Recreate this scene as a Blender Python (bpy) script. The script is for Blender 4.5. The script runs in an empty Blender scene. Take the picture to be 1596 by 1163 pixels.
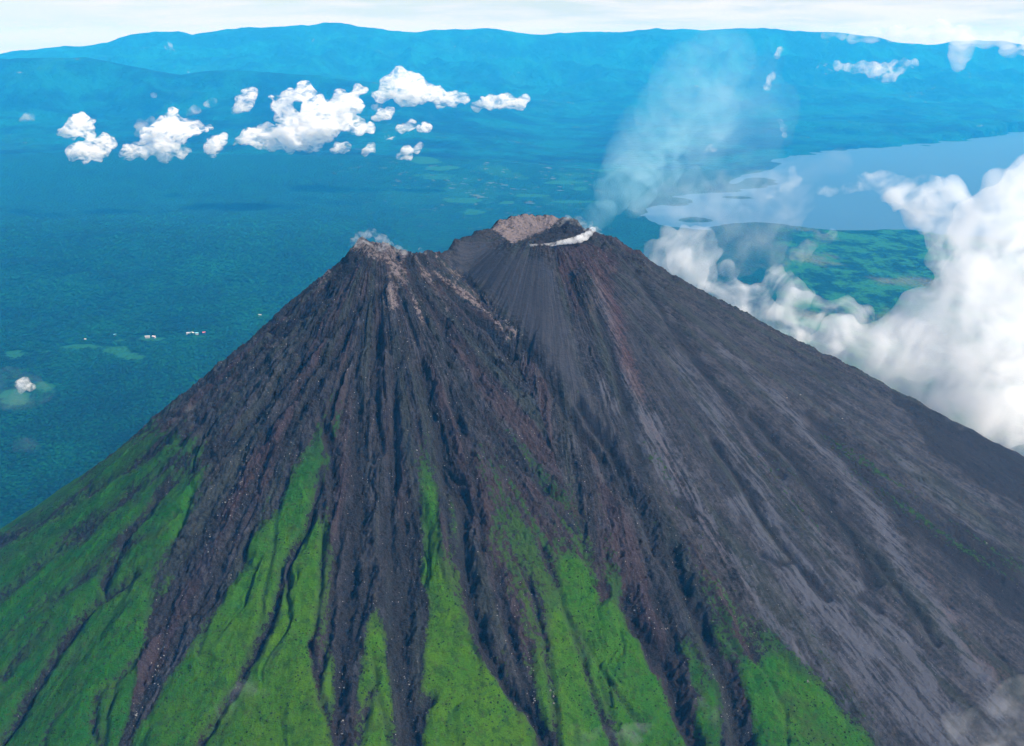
import bpy, bmesh, math
import numpy as np
from mathutils import Vector, Matrix

scene = bpy.context.scene
R = math.radians
# ------------------------------------------------------------------ camera
F = 1533.0; TH = R(18.77); CAMZ = 1600.0; PCX, PCY = 798.0, 581.5
cam_data = bpy.data.cameras.new("camera")
cam = bpy.data.objects.new("camera", cam_data)
scene.collection.objects.link(cam)
cam.location = (0, 0, CAMZ)
cam.rotation_euler = (math.pi / 2 - TH, 0, 0)
cam_data.sensor_width = 36.0
cam_data.lens = 36.0 * F / 1596.0
cam_data.clip_start = 1.0
cam_data.clip_end = 200000.0
scene.camera = cam
# ------------------------------------------------------------------ sun, sky
SUN_EL, SUN_AZ = R(43), R(114)          # azimuth clockwise from +Y: behind the camera, to its right
sun_data = bpy.data.lights.new("sun", 'SUN')
sun_data.energy = 5.0
sun_data.angle = R(0.6)
sun_data.color = (1.0, 0.955, 0.90)
sun = bpy.data.objects.new("sun", sun_data)
scene.collection.objects.link(sun)
sdir = Vector((math.sin(SUN_AZ) * math.cos(SUN_EL), math.cos(SUN_AZ) * math.cos(SUN_EL), math.sin(SUN_EL)))
sun.rotation_euler = sdir.to_track_quat('Z', 'Y').to_euler()
sun.location = (0, 0, 4000)
world = bpy.data.worlds.new("World")
scene.world = world
world.use_nodes = True
world.cycles.sampling_method = 'NONE'      # the sky is smooth: leave the light samples to the sun


def nd(nt, typ, **kw):
    n = nt.nodes.new(typ)
    for k, v in kw.items():
        setattr(n, k, v)
    return n


def setin(n, **kw):
    for k, v in kw.items():
        n.inputs[k.replace('_', ' ')].default_value = v
    return n


def build_world():
    nt = world.node_tree
    nt.nodes.clear()
    out = nd(nt, 'ShaderNodeOutputWorld')
    bg = nd(nt, 'ShaderNodeBackground')
    bg.inputs['Strength'].default_value = 0.078
    sky = nd(nt, 'ShaderNodeTexSky', sky_type='NISHITA')
    sky.sun_disc = False
    sky.sun_elevation = SUN_EL
    sky.sun_rotation = SUN_AZ
    sky.altitude = 1500
    sky.dust_density = 1.5
    tc = nd(nt, 'ShaderNodeTexCoord')
    sep = nd(nt, 'ShaderNodeSeparateXYZ')
    nt.links.new(tc.outputs['Generated'], sep.inputs[0])
    # the bright band of far air and cloud goes on a little below eye level (the eye is 1600 m up)
    mx = nd(nt, 'ShaderNodeMath', operation='MAXIMUM')
    nt.links.new(sep.outputs['Z'], mx.inputs[0])
    mx.inputs[1].default_value = 0.02
    cmb = nd(nt, 'ShaderNodeCombineXYZ')
    nt.links.new(sep.outputs['X'], cmb.inputs[0]); nt.links.new(sep.outputs['Y'], cmb.inputs[1])
    nt.links.new(mx.outputs[0], cmb.inputs[2])
    nt.links.new(cmb.outputs[0], sky.inputs['Vector']) if 'Vector' in sky.inputs else None
    # cloud layers: noise on the direction, stretched along the horizon
    mp = nd(nt, 'ShaderNodeMapping')
    mp.inputs['Scale'].default_value = (1.0, 1.0, 11.0)
    nt.links.new(tc.outputs['Generated'], mp.inputs['Vector'])
    n1 = setin(nd(nt, 'ShaderNodeTexNoise'), Scale=6.5, Detail=8.0, Roughness=0.6, Distortion=0.4)
    nt.links.new(mp.outputs[0], n1.inputs['Vector'])
    rp = nd(nt, 'ShaderNodeValToRGB')
    rp.color_ramp.elements[0].position = 0.40; rp.color_ramp.elements[0].color = (0, 0, 0, 1)
    rp.color_ramp.elements[1].position = 0.58; rp.color_ramp.elements[1].color = (1, 1, 1, 1)
    nt.links.new(n1.outputs['Fac'], rp.inputs[0])
    # cloud cover thins overhead
    cov = nd(nt, 'ShaderNodeMapRange')
    cov.inputs['From Min'].default_value = 0.05; cov.inputs['From Max'].default_value = 0.35
    cov.inputs['To Min'].default_value = 1.0; cov.inputs['To Max'].default_value = 0.25
    nt.links.new(sep.outputs['Z'], cov.inputs['Value'])
    mu = nd(nt, 'ShaderNodeMath', operation='MULTIPLY')
    nt.links.new(rp.outputs[0], mu.inputs[0]); nt.links.new(cov.outputs[0], mu.inputs[1])
    mixc = nd(nt, 'ShaderNodeMix', data_type='RGBA')
    nt.links.new(mu.outputs[0], mixc.inputs['Factor'])
    nt.links.new(sky.outputs[0], mixc.inputs['A'])
    mixc.inputs['B'].default_value = SKY_CLOUD
    # veil of far air low down, whatever the cloud
    low = nd(nt, 'ShaderNodeMapRange')
    low.inputs['From Min'].default_value = 0.0; low.inputs['From Max'].default_value = 0.078
    low.inputs['To Min'].default_value = 0.5; low.inputs['To Max'].default_value = 0.0
    nt.links.new(sep.outputs['Z'], low.inputs['Value'])
    mix2 = nd(nt, 'ShaderNodeMix', data_type='RGBA')
    nt.links.new(low.outputs[0], mix2.inputs['Factor'])
    nt.links.new(mixc.outputs['Result'], mix2.inputs['A'])
    mix2.inputs['B'].default_value = SKY_VEIL
    nt.links.new(mix2.outputs['Result'], bg.inputs['Color'])
    nt.links.new(bg.outputs[0], out.inputs[0])


SKY_CLOUD = (7.9, 7.5, 7.7, 1)
SKY_VEIL = (4.4, 6.0, 7.4, 1)
build_world()
vs = scene.view_settings
vs.view_transform = 'Standard'
vs.look = 'None'
vs.exposure = 0.8
vs.gamma = 1.0
cy = scene.cycles
cy.use_denoising = True
cy.denoiser = 'OPENIMAGEDENOISE'
cy.volume_bounces = 14
cy.max_bounces = 16
cy.diffuse_bounces = 2
cy.volume_max_steps = 256
cy.transparent_max_bounces = 16

HAZE_COLOR = (0.020, 0.40, 1.0, 1)
HAZE_DENSITY = 0.49e-4

# ------------------------------------------------------------------ projection helpers (turn a traced pixel into a place)
CT, ST = math.cos(TH), math.sin(TH)


def project(x, y, z):
    dz = z - CAMZ
    dep = y * CT - dz * ST
    dep = np.where(np.abs(dep) < 1, 1, dep)
    return PCX + F * x / dep, PCY - F * (y * ST + dz * CT) / dep, dep


def unproject(px, py, Y):
    u = (px - PCX) / F; v = (PCY - py) / F
    dy = CT + v * ST; dz = -ST + v * CT
    t = Y / dy
    return u * t, Y, CAMZ + dz * t


# ------------------------------------------------------------------ noise
def _tab(seed):
    return np.random.default_rng(seed).random(65536)


TABS = [_tab(i) for i in range(4)]


def vnoise(x, y, seed=0):
    x = x + seed * 17.31; y = y - seed * 9.77
    xi = np.floor(x).astype(np.int64); yi = np.floor(y).astype(np.int64)
    fx = x - xi; fy = y - yi
    fx = fx * fx * (3 - 2 * fx); fy = fy * fy * (3 - 2 * fy)
    T = TABS[seed % 4]

    def h(a, b):
        return T[((a * 73856093) ^ (b * 19349663) ^ (seed * 83492791)) & 65535]
    return (h(xi, yi) * (1 - fx) + h(xi + 1, yi) * fx) * (1 - fy) + (h(xi, yi + 1) * (1 - fx) + h(xi + 1, yi + 1) * fx) * fy


def fbm(x, y, seed=0, octv=4, rough=0.5):
    s = 0; a = 1.0; n = 0
    for o in range(octv):
        s = s + a * vnoise(x * 2 ** o, y * 2 ** o, seed + o * 3)
        n += a; a *= rough
    return s / n


def ridged(x, y, seed=0, octv=4, rough=0.5):
    s = 0; a = 1.0; n = 0
    for o in range(octv):
        s = s + a * (1 - np.abs(2 * vnoise(x * 2 ** o, y * 2 ** o, seed + o * 3) - 1))
        n += a; a *= rough
    return s / n


def sstep(a, b, x):
    t = np.clip((x - a) / (b - a), 0, 1)
    return t * t * (3 - 2 * t)


def vnoise3(p, seed=0):
    pi = np.floor(p).astype(np.int64); f = p - pi; f = f * f * (3 - 2 * f)
    T = TABS[seed % 4]; r = 0
    for i in (0, 1):
        for j in (0, 1):
            for k in (0, 1):
                h = T[(((pi[:, 0] + i) * 73856093) ^ ((pi[:, 1] + j) * 19349663) ^ ((pi[:, 2] + k) * 83492791) ^ seed * 7919) & 65535]
                r = r + h * (f[:, 0] if i else 1 - f[:, 0]) * (f[:, 1] if j else 1 - f[:, 1]) * (f[:, 2] if k else 1 - f[:, 2])
    return r


# ------------------------------------------------------------------ object helpers
def link(o, parent=None):
    scene.collection.objects.link(o)
    if parent is not None:
        o.parent = parent
    return o


def np_mesh(name, V, Q, mats, smooth=True, attrs=None):
    """V (n,3) float, Q (m,k) int -> mesh datablock"""
    me = bpy.data.meshes.new(name)
    V = np.ascontiguousarray(V, dtype=np.float32); Q = np.ascontiguousarray(Q, dtype=np.int32)
    m, k = Q.shape
    me.vertices.add(len(V)); me.vertices.foreach_set('co', V.ravel())
    me.loops.add(m * k); me.loops.foreach_set('vertex_index', Q.ravel())
    me.polygons.add(m)
    me.polygons.foreach_set('loop_start', np.arange(0, m * k, k, dtype=np.int32))
    try:
        me.polygons.foreach_set('loop_total', np.full(m, k, dtype=np.int32))
    except Exception:
        pass
    me.polygons.foreach_set('use_smooth', np.full(m, smooth, dtype=bool))
    for an, arr in (attrs or {}).items():
        if arr.shape[1] == 4:
            a = me.attributes.new(an, 'FLOAT_COLOR', 'POINT')
            a.data.foreach_set('color', np.ascontiguousarray(arr, dtype=np.float32).ravel())
        else:
            a = me.attributes.new(an, 'FLOAT_VECTOR', 'POINT')
            a.data.foreach_set('vector', np.ascontiguousarray(arr, dtype=np.float32).ravel())
    for mt in (mats if isinstance(mats, (list, tuple)) else [mats]):
        me.materials.append(mt)
    me.update(calc_edges=True)
    return me


def grid_quads(nr, nc, wrap=False):
    i = np.arange(nr - 1)[:, None]; j = np.arange(nc if wrap else nc - 1)[None, :]
    a = i * nc + j; b = i * nc + (j + 1) % nc
    return np.stack([a, b, b + nc, a + nc], -1).reshape(-1, 4)


def tag(o, label=None, cat=None, group=None, kind=None):
    if label: o['label'] = label
    if cat: o['category'] = cat
    if group: o['group'] = group
    if kind: o['kind'] = kind
    return o


def mat(name):
    m = bpy.data.materials.new(name)
    m.use_nodes = True
    nt = m.node_tree; nt.nodes.clear()
    out = nd(nt, 'ShaderNodeOutputMaterial')
    return m, nt, out


class N:
    """tiny node-graph writer"""
    def __init__(s, nt): s.nt = nt

    def L(s, a, b): s.nt.links.new(a, b)

    def put(s, sock, v):
        if isinstance(v, (int, float, tuple)):
            if isinstance(v, tuple) and len(v) == 3 and sock.type == 'RGBA': v = v + (1,)
            sock.default_value = v
        else: s.L(v, sock)

    def math(s, op, a, b=0.0, c=None, clamp=False):
        n = nd(s.nt, 'ShaderNodeMath', operation=op, use_clamp=clamp)
        s.put(n.inputs[0], a); s.put(n.inputs[1], b)
        if c is not None: s.put(n.inputs[2], c)
        return n.outputs[0]

    def mix(s, f, a, b, blend='MIX'):
        n = nd(s.nt, 'ShaderNodeMix', data_type='RGBA', blend_type=blend)
        n.clamp_factor = True
        s.put(n.inputs['Factor'], f); s.put(n.inputs[6], a); s.put(n.inputs[7], b)
        return n.outputs[2]

    def rng(s, v, a, b, c=0.0, d=1.0):
        n = nd(s.nt, 'ShaderNodeMapRange'); n.interpolation_type = 'SMOOTHSTEP'
        s.put(n.inputs[0], v); s.put(n.inputs[1], a); s.put(n.inputs[2], b); s.put(n.inputs[3], c); s.put(n.inputs[4], d)
        return n.outputs[0]

    def noise(s, vec, scale, detail=4.0, rough=0.55, dist=0.0, col=False):
        n = nd(s.nt, 'ShaderNodeTexNoise')
        s.L(vec, n.inputs['Vector']); s.put(n.inputs['Scale'], scale); s.put(n.inputs['Detail'], float(detail))
        s.put(n.inputs['Roughness'], rough); s.put(n.inputs['Distortion'], dist)
        return n.outputs['Color' if col else 'Fac']

    def voro(s, vec, scale, feature='F1', out='Distance', rnd=1.0):
        n = nd(s.nt, 'ShaderNodeTexVoronoi', feature=feature)
        s.L(vec, n.inputs['Vector']); s.put(n.inputs['Scale'], scale); s.put(n.inputs['Randomness'], rnd)
        return n.outputs[out]

    def attr(s, name, out='Color'):
        n = nd(s.nt, 'ShaderNodeAttribute', attribute_name=name)
        return n.outputs[out]

    def sep(s, c):
        n = nd(s.nt, 'ShaderNodeSeparateColor'); s.L(c, n.inputs[0]); return n.outputs

    def scale(s, vec, sc):
        n = nd(s.nt, 'ShaderNodeVectorMath', operation='MULTIPLY'); s.L(vec, n.inputs[0]); n.inputs[1].default_value = sc
        return n.outputs[0]

    def bump(s, h, strength=1.0, dist=1.0, normal=None):
        n = nd(s.nt, 'ShaderNodeBump'); s.L(h, n.inputs['Height'])
        n.inputs['Strength'].default_value = strength; n.inputs['Distance'].default_value = dist
        if normal is not None: s.L(normal, n.inputs['Normal'])
        return n.outputs[0]

    def bsdf(s, col, rough, out, normal=None, spec=0.2):
        b = nd(s.nt, 'ShaderNodeBsdfPrincipled')
        s.put(b.inputs['Base Color'], col); s.put(b.inputs['Roughness'], rough)
        b.inputs['Specular IOR Level'].default_value = spec
        if normal is not None: s.L(normal, b.inputs['Normal'])
        s.L(b.outputs[0], out.inputs['Surface'])
        return b


# ------------------------------------------------------------------ volcano: base form
# The cone is scaled about the camera by VS, as are its near clouds; its summit stands 1.35 km from the eye and it is about 1300 m high.
VS = 0.55
A = unproject(590, 378, 2400.); B = unproject(845, 368, 2620.)
RA, RB = 45., 125.
ANG = np.radians([0, 45, 90, 135, 180, 225, 270, 315, 360])
K4 = 1e-4
MA = np.array([.7, .884, .87, .885, .905, .84, .78, .75, .7]); LA = np.array([1, .61, .3, .7, 1.25, .9, 1.5, 1.5, 1.]) * K4
MB = np.array([.526, .526, .62, .80, .80, .74, .72, .68, .526]); LB = np.array([-.06, -.06, 0, 0, 0, .5, 1.5, 1.5, -.06]) * K4


def cone(x, y, C, M, L, Rr):
    dx, dy = x - C[0], y - C[1]
    d = np.hypot(dx, dy); t = np.mod(np.arctan2(dy, dx), 2 * np.pi)
    m = np.interp(t, ANG, M); l = np.interp(t, ANG, L)
    d2 = 12 * np.logaddexp(0, (d - Rr) / 12)
    drop = m * np.where(d2 < 1800, d2 * (1 - l * d2), 1800 * (1 - l * 1800) + (d2 - 1800) * np.maximum(.45, 1 - 3600 * l))
    return C[2] - drop, d, t


def _b(px_, py_, Y_, sx, sy, hgt):
    X_, _, Z_ = unproject(px_, py_, Y_)
    return (X_, Y_, sx, sy, hgt)


# the lie of the two summits: crater notch and horns (left), wide filled crater (right)
BUMPS = [_b(*q) for q in (
    (562, 380, 2410, 20, 26, 16), (546, 384, 2400, 9, 20, 6), (622, 395, 2365, 26, 32, -16), (650, 398, 2390, 10, 40, 8),
    (742, 360, 2600, 24, 50, 12), (800, 350, 2720, 70, 60, 34), (850, 350, 2730, 60, 50, 28), (893, 356, 2670, 20, 26, 22), (905, 372, 2560, 40, 14, -8),
    (945, 370, 2560, 9, 22, 9), (962, 378, 2560, 12, 25, 5), (1005, 392, 2600, 22, 25, 5), (1308, 565, 2750, 28, 40, 12), (1575, 700, 2750, 60, 60, 10), (1430, 640, 2750, 30, 50, 6),
    (590, 380, 2400, 17, 40, -14), (615, 390, 2390, 17, 40, -32), (640, 395, 2400, 17, 40, -9), (665, 395, 2440, 17, 40, 20), (676, 393, 2470, 20, 50, 20), (690, 390, 2500, 26, 55, 42), (705, 377, 2540, 24, 60, 66), (722, 366, 2570, 24, 60, 49.6), (740, 357, 2600, 24, 60, 30),
    (756, 356, 2630, 24, 60, 21.6), (775, 343, 2700, 24, 60, 15), (800, 336, 2700, 24, 60, 6), (860, 335, 2700, 24, 60, 10), (882, 339, 2700, 24, 60, 19), (902, 346, 2700, 24, 60, 5), (922, 358, 2620, 24, 60, 14), (940, 367, 2620, 24, 60, 10),
    (958, 370, 2620, 24, 60, 24), (978, 384, 2620, 24, 60, 14), (1000, 395, 2620, 24, 60, 20), (1030, 415, 2620, 24, 60, 11), (1060, 433, 2620, 24, 60, 7))]


def base_height(x, y):
    ha, da, ta = cone(x, y, A, MA, LA, RA)
    hb, db, tb = cone(x, y, B, MB, LB, RB)
    k = 14.
    z = k * np.logaddexp(ha / k, hb / k)
    for X_, Y_, sx, sy, hg in BUMPS:
        z = z + hg * np.exp(-((x - X_) / sx) ** 2 - ((y - Y_) / sy) ** 2)
    return z, ha, hb, da, ta, db, tb


# ------------------------------------------------------------------ traced pattern of the mountain: gullies, grass, ash
RX0, RY0, RS = -60, 300, 2.0          # raster origin and step in photograph pixels
RW, RH = 870, 470
gx, gy = np.meshgrid(RX0 + RS * np.arange(RW), RY0 + RS * np.arange(RH))
_wx = (fbm(gx / 60, gy / 60, 5, 4) - .5) * 26; _wy = (fbm(gx / 60, gy / 60, 9, 4) - .5) * 26
_wn = fbm(gx / 22, gy / 34, 15, 3)
_wx = _wx + (fbm(gx / 14, gy / 22, 25, 3) - .5) * 16; _wy = _wy + (fbm(gx / 14, gy / 22, 29, 3) - .5) * 16
_ws = 0.6


def fill(ch, poly, val=1.0, warp=True, add=False):
    X = gx + (_wx * _ws if warp else 0); Y = gy + (_wy * _ws if warp else 0)
    p = np.array(poly, float)
    x0, x1 = p[:, 0].min() - 30, p[:, 0].max() + 30; y0, y1 = p[:, 1].min() - 30, p[:, 1].max() + 30
    i0, i1 = max(0, int((x0 - RX0) / RS)), min(RW, int((x1 - RX0) / RS) + 1)
    j0, j1 = max(0, int((y0 - RY0) / RS)), min(RH, int((y1 - RY0) / RS) + 1)
    if i1 <= i0 or j1 <= j0: return
    X = X[j0:j1, i0:i1]; Y = Y[j0:j1, i0:i1]
    ins = np.zeros(X.shape, bool)
    n = len(p)
    for a in range(n):
        xa, ya = p[a]; xb, yb = p[(a + 1) % n]
        if ya == yb: continue
        c = ((ya > Y) != (yb > Y)) & (X < (xb - xa) * (Y - ya) / (yb - ya) + xa)
        ins ^= c
    sub = ch[j0:j1, i0:i1]
    if add: sub[ins] += val
    else: sub[ins] = val


def stroke(ch, pts, w0, w1=None, val=1.0, mode='max', warp=0.25, hard=0.0):
    """soft line; w = half width in photo pixels, at its start and end; mode max / sub / set"""
    if w1 is None: w1 = w0
    p = np.array(pts, float)
    seg = np.hypot(*(p[1:] - p[:-1]).T); cum = np.concatenate([[0], np.cumsum(seg)]); tot = cum[-1]
    wm = max(w0, w1) * 2.2 + 10
    for a in range(len(p) - 1):
        q0, q1 = p[a], p[a + 1]
        x0, x1 = min(q0[0], q1[0]) - wm, max(q0[0], q1[0]) + wm; y0, y1 = min(q0[1], q1[1]) - wm, max(q0[1], q1[1]) + wm
        i0, i1 = max(0, int((x0 - RX0) / RS)), min(RW, int((x1 - RX0) / RS) + 1)
        j0, j1 = max(0, int((y0 - RY0) / RS)), min(RH, int((y1 - RY0) / RS) + 1)
        if i1 <= i0 or j1 <= j0: continue
        X = gx[j0:j1, i0:i1] + _wx[j0:j1, i0:i1] * warp; Y = gy[j0:j1, i0:i1] + _wy[j0:j1, i0:i1] * warp
        d = q1 - q0; L2 = max(1e-6, d @ d)
        t = np.clip(((X - q0[0]) * d[0] + (Y - q0[1]) * d[1]) / L2, 0, 1)
        dist = np.hypot(X - q0[0] - t * d[0], Y - q0[1] - t * d[1])
        w = w0 + (w1 - w0) * (cum[a] + t * seg[a]) / tot
        w = w * (.45 + 1.1 * _wn[j0:j1, i0:i1])
        k = np.exp(-(dist / w) ** 2 * 0.9) if hard == 0 else np.clip((w * 1.15 - dist) / (w * .5), 0, 1)
        sub = ch[j0:j1, i0:i1]
        if mode == 'max': np.maximum(sub, k * val, out=sub)
        elif mode == 'sub': sub *= (1 - k * val)
        elif mode == 'mix': sub += (val - sub) * k


def blur(ch, n, it=2):
    for _ in range(it):
        for ax in (0, 1):
            c = np.cumsum(np.pad(ch, [(n + 1, n) if ax == 0 else (0, 0), (n + 1, n) if ax == 1 else (0, 0)], mode='edge'), axis=ax)
            ch = ((c[2 * n + 1:] - c[:-2 * n - 1]) if ax == 0 else (c[:, 2 * n + 1:] - c[:, :-2 * n - 1])) / (2 * n + 1)
    return ch


def raster(): return np.zeros((RH, RW))


veg, yel, lite, dark, red, pale, dep, rough = (raster() for _ in range(8))

# --- grass (traced outlines)
fill(veg, [(235, 655), (300, 690), (325, 720), (305, 760), (294, 805), (243, 892), (236, 933), (229, 975), (222, 1002), (215, 1047), (208, 1093), (187, 1240), (-60, 1240), (-60, 830), (0, 800), (170, 688)], .95)
fill(veg, [(522, 600), (538, 640), (520, 690), (500, 740), (492, 780), (478, 815), (455, 858), (433, 878), (430, 916), (426, 954), (412, 989), (391, 1020), (374, 1051), (350, 1093), (301, 1163), (270, 1240), (150, 1240), (194, 1163), (239, 1100), (277, 1037), (305, 982), (329, 947), (364, 895), (378, 864), (409, 819), (433, 781), (455, 740), (480, 690), (505, 640)], 1)
fill(veg, [(502, 775), (512, 812), (508, 899), (500, 968), (486, 1002), (497, 1048), (505, 1089), (520, 1134), (530, 1240), (290, 1240), (326, 1127), (350, 1093), (391, 1040), (415, 1000), (438, 960), (446, 900), (470, 850), (488, 812)], 1)
fill(veg, [(508, 780), (514, 900), (512, 960), (502, 1015), (507, 940), (503, 860)], .9)
fill(veg, [(537, 895), (546, 935), (543, 985), (530, 965), (534, 930)], .95)
fill(veg, [(508, 1030), (527, 1035), (528, 1070), (520, 1110), (522, 1240), (512, 1240), (505, 1080)], .95)
fill(veg, [(582, 948), (600, 990), (597, 1030), (606, 1080), (618, 1140), (630, 1240), (545, 1240), (552, 1110), (560, 1060), (568, 1010)], 1)
fill(veg, [(655, 590), (668, 640), (668, 700), (680, 780), (688, 900), (697, 935), (717, 960), (722, 990), (738, 1010), (744, 1032), (772, 1060), (795, 1092), (820, 1125), (850, 1240), (630, 1240), (655, 1120), (662, 1090), (652, 1065), (660, 1030), (670, 980), (676, 945), (652, 905), (655, 870), (648, 850), (654, 800), (652, 700)], 1)
fill(veg, [(690, 760), (700, 800), (706, 830), (712, 880), (726, 940), (714, 940), (703, 895), (697, 830), (688, 780)], 1)
fill(veg, [(612, 770), (618, 800), (622, 870), (616, 860), (610, 800)], .8)
fill(veg, [(770, 780), (830, 790), (900, 830), (940, 870), (980, 930), (970, 965), (990, 1005), (1000, 1030), (1040, 1070), (1060, 1110), (1080, 1163), (1090, 1240), (850, 1240), (862, 1163), (845, 1120), (830, 1080), (815, 1030), (800, 960), (775, 900), (755, 850)], .56)
fill(veg, [(880, 870), (925, 900), (950, 940), (975, 965), (990, 1005), (1005, 1035), (1040, 1070), (1060, 1110), (1080, 1163), (1090, 1240), (860, 1240), (868, 1120), (858, 1040), (865, 960), (862, 900)], .97)
fill(veg, [(838, 1010), (850, 1060), (862, 1120), (866, 1240), (850, 1240), (838, 1120), (826, 1070), (820, 1040)], .9)
fill(veg, [(1046, 850), (1085, 885), (1100, 920), (1150, 965), (1192, 1000), (1213, 1020), (1234, 1048), (1262, 1070), (1290, 1090), (1316, 1125), (1351, 1163), (1420, 1240), (1180, 1240), (1178, 1163), (1168, 1107), (1160, 1072), (1147, 1038), (1116, 1003), (1095, 955), (1070, 905)], .97)
fill(veg, [(1046, 968), (1060, 990), (1074, 1010), (1088, 1037), (1098, 1058), (1118, 1090), (1126, 1135), (1130, 1240), (1100, 1240), (1082, 1120), (1078, 1080), (1070, 1030), (1040, 990)], .9)
# faint grass among the rocks
for P, v in (([(490, 480), (520, 600), (480, 700), (440, 760), (400, 740), (470, 600)], .28), ([(560, 430), (620, 480), (600, 600), (560, 560)], .25),
             ([(740, 640), (840, 700), (930, 800), (900, 850), (770, 800), (730, 720)], .40), ([(1000, 780), (1060, 850), (1150, 965), (1095, 955), (1040, 880)], .45),
             ([(1085, 885), (1140, 930), (1215, 1020), (1150, 1040), (1110, 960)], .55),
             ([(1261, 637), (1330, 690), (1400, 750), (1480, 800), (1596, 870), (1650, 930), (1560, 900), (1450, 850), (1373, 800), (1300, 720)], .40),
             ([(1180, 700), (1240, 760), (1290, 830), (1260, 850), (1200, 780)], .33), ([(980, 640), (1040, 700), (1060, 760), (1010, 720)], .3)):
    fill(veg, P, v)
def blur_v(ch, n, dx):
    c = np.zeros_like(ch); m = 0
    for k in range(0, n, 2):            # smear uphill (up, and towards the summits)
        sh = np.roll(ch, -k, 0); sh = np.where((gx < 520), np.roll(sh, int(k * dx), 1), sh)
        c += sh; m += 1
    return c / m


veg = np.maximum(veg, .62 * blur_v(veg, 46, .8))
_vb = blur(veg, 12, 2)
veg *= .72 + .28 * sstep(.25, .75, _vb)
veg *= .45 + .55 * sstep(640, 840, gy + .12 * np.abs(gx - 600))
# --- dark streaks and gullies cut into the grass: (points, half widths, depth m)
GUL = [
    ([(330, 700), (290, 730), (249, 762), (225, 797), (197, 829), (180, 874), (160, 910)], 4, 6, 12),
    ([(208, 899), (185, 915), (152, 933), (128, 964), (94, 1009), (69, 1048), (45, 1082), (21, 1120), (-20, 1170)], 5, 7, 16),
    ([(260, 690), (200, 730), (139, 765), (110, 785), (80, 808), (40, 828), (0, 846), (-50, 872)], 4, 7, 8),
    ([(300, 700), (250, 735), (204, 764), (175, 785), (149, 805), (118, 833), (60, 880), (0, 930)], 4, 4, 8),
    ([(230, 670), (150, 730), (90, 775), (30, 812), (-30, 850)], 3, 4, 5),
    ([(80, 965), (50, 1000), (22, 1035), (0, 1060)], 3, 5, 5),
    ([(132, 1065), (100, 1110), (75, 1145), (60, 1190)], 2, 3, 5),
    ([(170, 1060), (152, 1085), (145, 1110), (146, 1140), (160, 1180)], 3, 4, 6),
    ([(250, 900), (232, 960), (228, 1000), (205, 1035), (180, 1060), (165, 1120), (160, 1180)], 3, 3, 8),
    ([(440, 775), (430, 810), (425, 850), (418, 885), (410, 930), (403, 975), (395, 1010)], 2, 2.5, 5),
    ([(500, 745), (478, 822), (450, 864), (438, 882), (434, 916), (426, 954), (412, 989), (391, 1020), (374, 1051), (350, 1093), (326, 1127), (301, 1163), (280, 1200)], 4, 6, 13),
    ([(345, 930), (325, 965), (312, 1000), (308, 1020)], 2, 3, 5),
    ([(503, 770), (502, 812), (502, 899), (495, 968), (483, 1002), (495, 1048), (499, 1089), (516, 1134), (530, 1190)], 3, 5, 8),
    ([(540, 780), (526, 860), (519, 930), (514, 980), (505, 1030), (498, 1060)], 6, 5, 12),
    ([(560, 700), (555, 800), (548, 900), (540, 980), (530, 1040), (527, 1110), (530, 1200)], 14, 9, 16),
    ([(575, 880), (560, 950), (550, 1010), (538, 1060), (530, 1120)], 8, 8, 10),
    ([(640, 800), (635, 880), (628, 960), (624, 1030), (632, 1080), (640, 1130), (640, 1200)], 20, 16, 15),
    ([(605, 780), (612, 860), (618, 950), (615, 1020), (618, 1060)], 12, 10, 12),
    ([(580, 1020), (585, 1060), (572, 1100), (560, 1163)], 3, 5, 6),
    ([(585, 1080), (600, 1120), (610, 1170)], 3, 4, 5),
    ([(668, 1080), (658, 1120), (645, 1163)], 9, 9, 10),
    ([(690, 650), (700, 720), (722, 780), (722, 840), (728, 890), (735, 940), (748, 985), (768, 1020), (785, 1055), (812, 1090), (838, 1125), (850, 1163), (860, 1210)], 12, 7, 18),
    ([(700, 745), (694, 790), (700, 850), (708, 900), (716, 940)], 2, 3, 4),
    ([(738, 1000), (760, 1030), (775, 1050)], 4, 4, 5),
    ([(775, 890), (785, 950), (800, 1010), (815, 1060), (835, 1110)], 8, 7, 10),
    ([(824, 905), (836, 955), (850, 1010), (860, 1072), (864, 1124), (872, 1200)], 4, 4, 9),
    ([(826, 1010), (830, 1060), (836, 1110)], 4, 4, 5),
    ([(845, 850), (880, 950), (895, 990), (910, 1030), (923, 1080), (940, 1120), (957, 1163), (970, 1200)], 3, 4, 7),
    ([(900, 985), (925, 1020), (947, 1055), (975, 1096), (1002, 1135)], 2, 3, 5),
    ([(930, 1050), (950, 1110), (972, 1163)], 2, 2, 4),
    ([(975, 925), (985, 965), (1010, 1000), (1040, 1035), (1052, 1075), (1060, 1110), (1080, 1150), (1095, 1200)], 12, 12, 20),
    ([(1020, 920), (1040, 965), (1050, 1010)], 12, 8, 8),
    ([(1046, 850), (1070, 930), (1095, 975), (1110, 1010), (1130, 1050), (1145, 1100), (1155, 1163), (1165, 1210)], 8, 14, 18),
    ([(1030, 840), (1062, 905), (1080, 950), (1090, 990)], 5, 6, 8),
    ([(1165, 1010), (1200, 1060), (1225, 1110), (1228, 1163)], 2, 3, 5),
    ([(1090, 1070), (1088, 1100)], 3, 3, 2),
]
for pts, a, b, dp in GUL:
    stroke(veg, pts, a * 1.0, b * 1.0, 1.0, 'sub', hard=1)
    stroke(dark, pts, a * 1.1, b * 1.1, 1.0, 'max')
    stroke(dep, pts, a * 1.3, b * 1.3, dp * 1.25, 'max')
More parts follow.
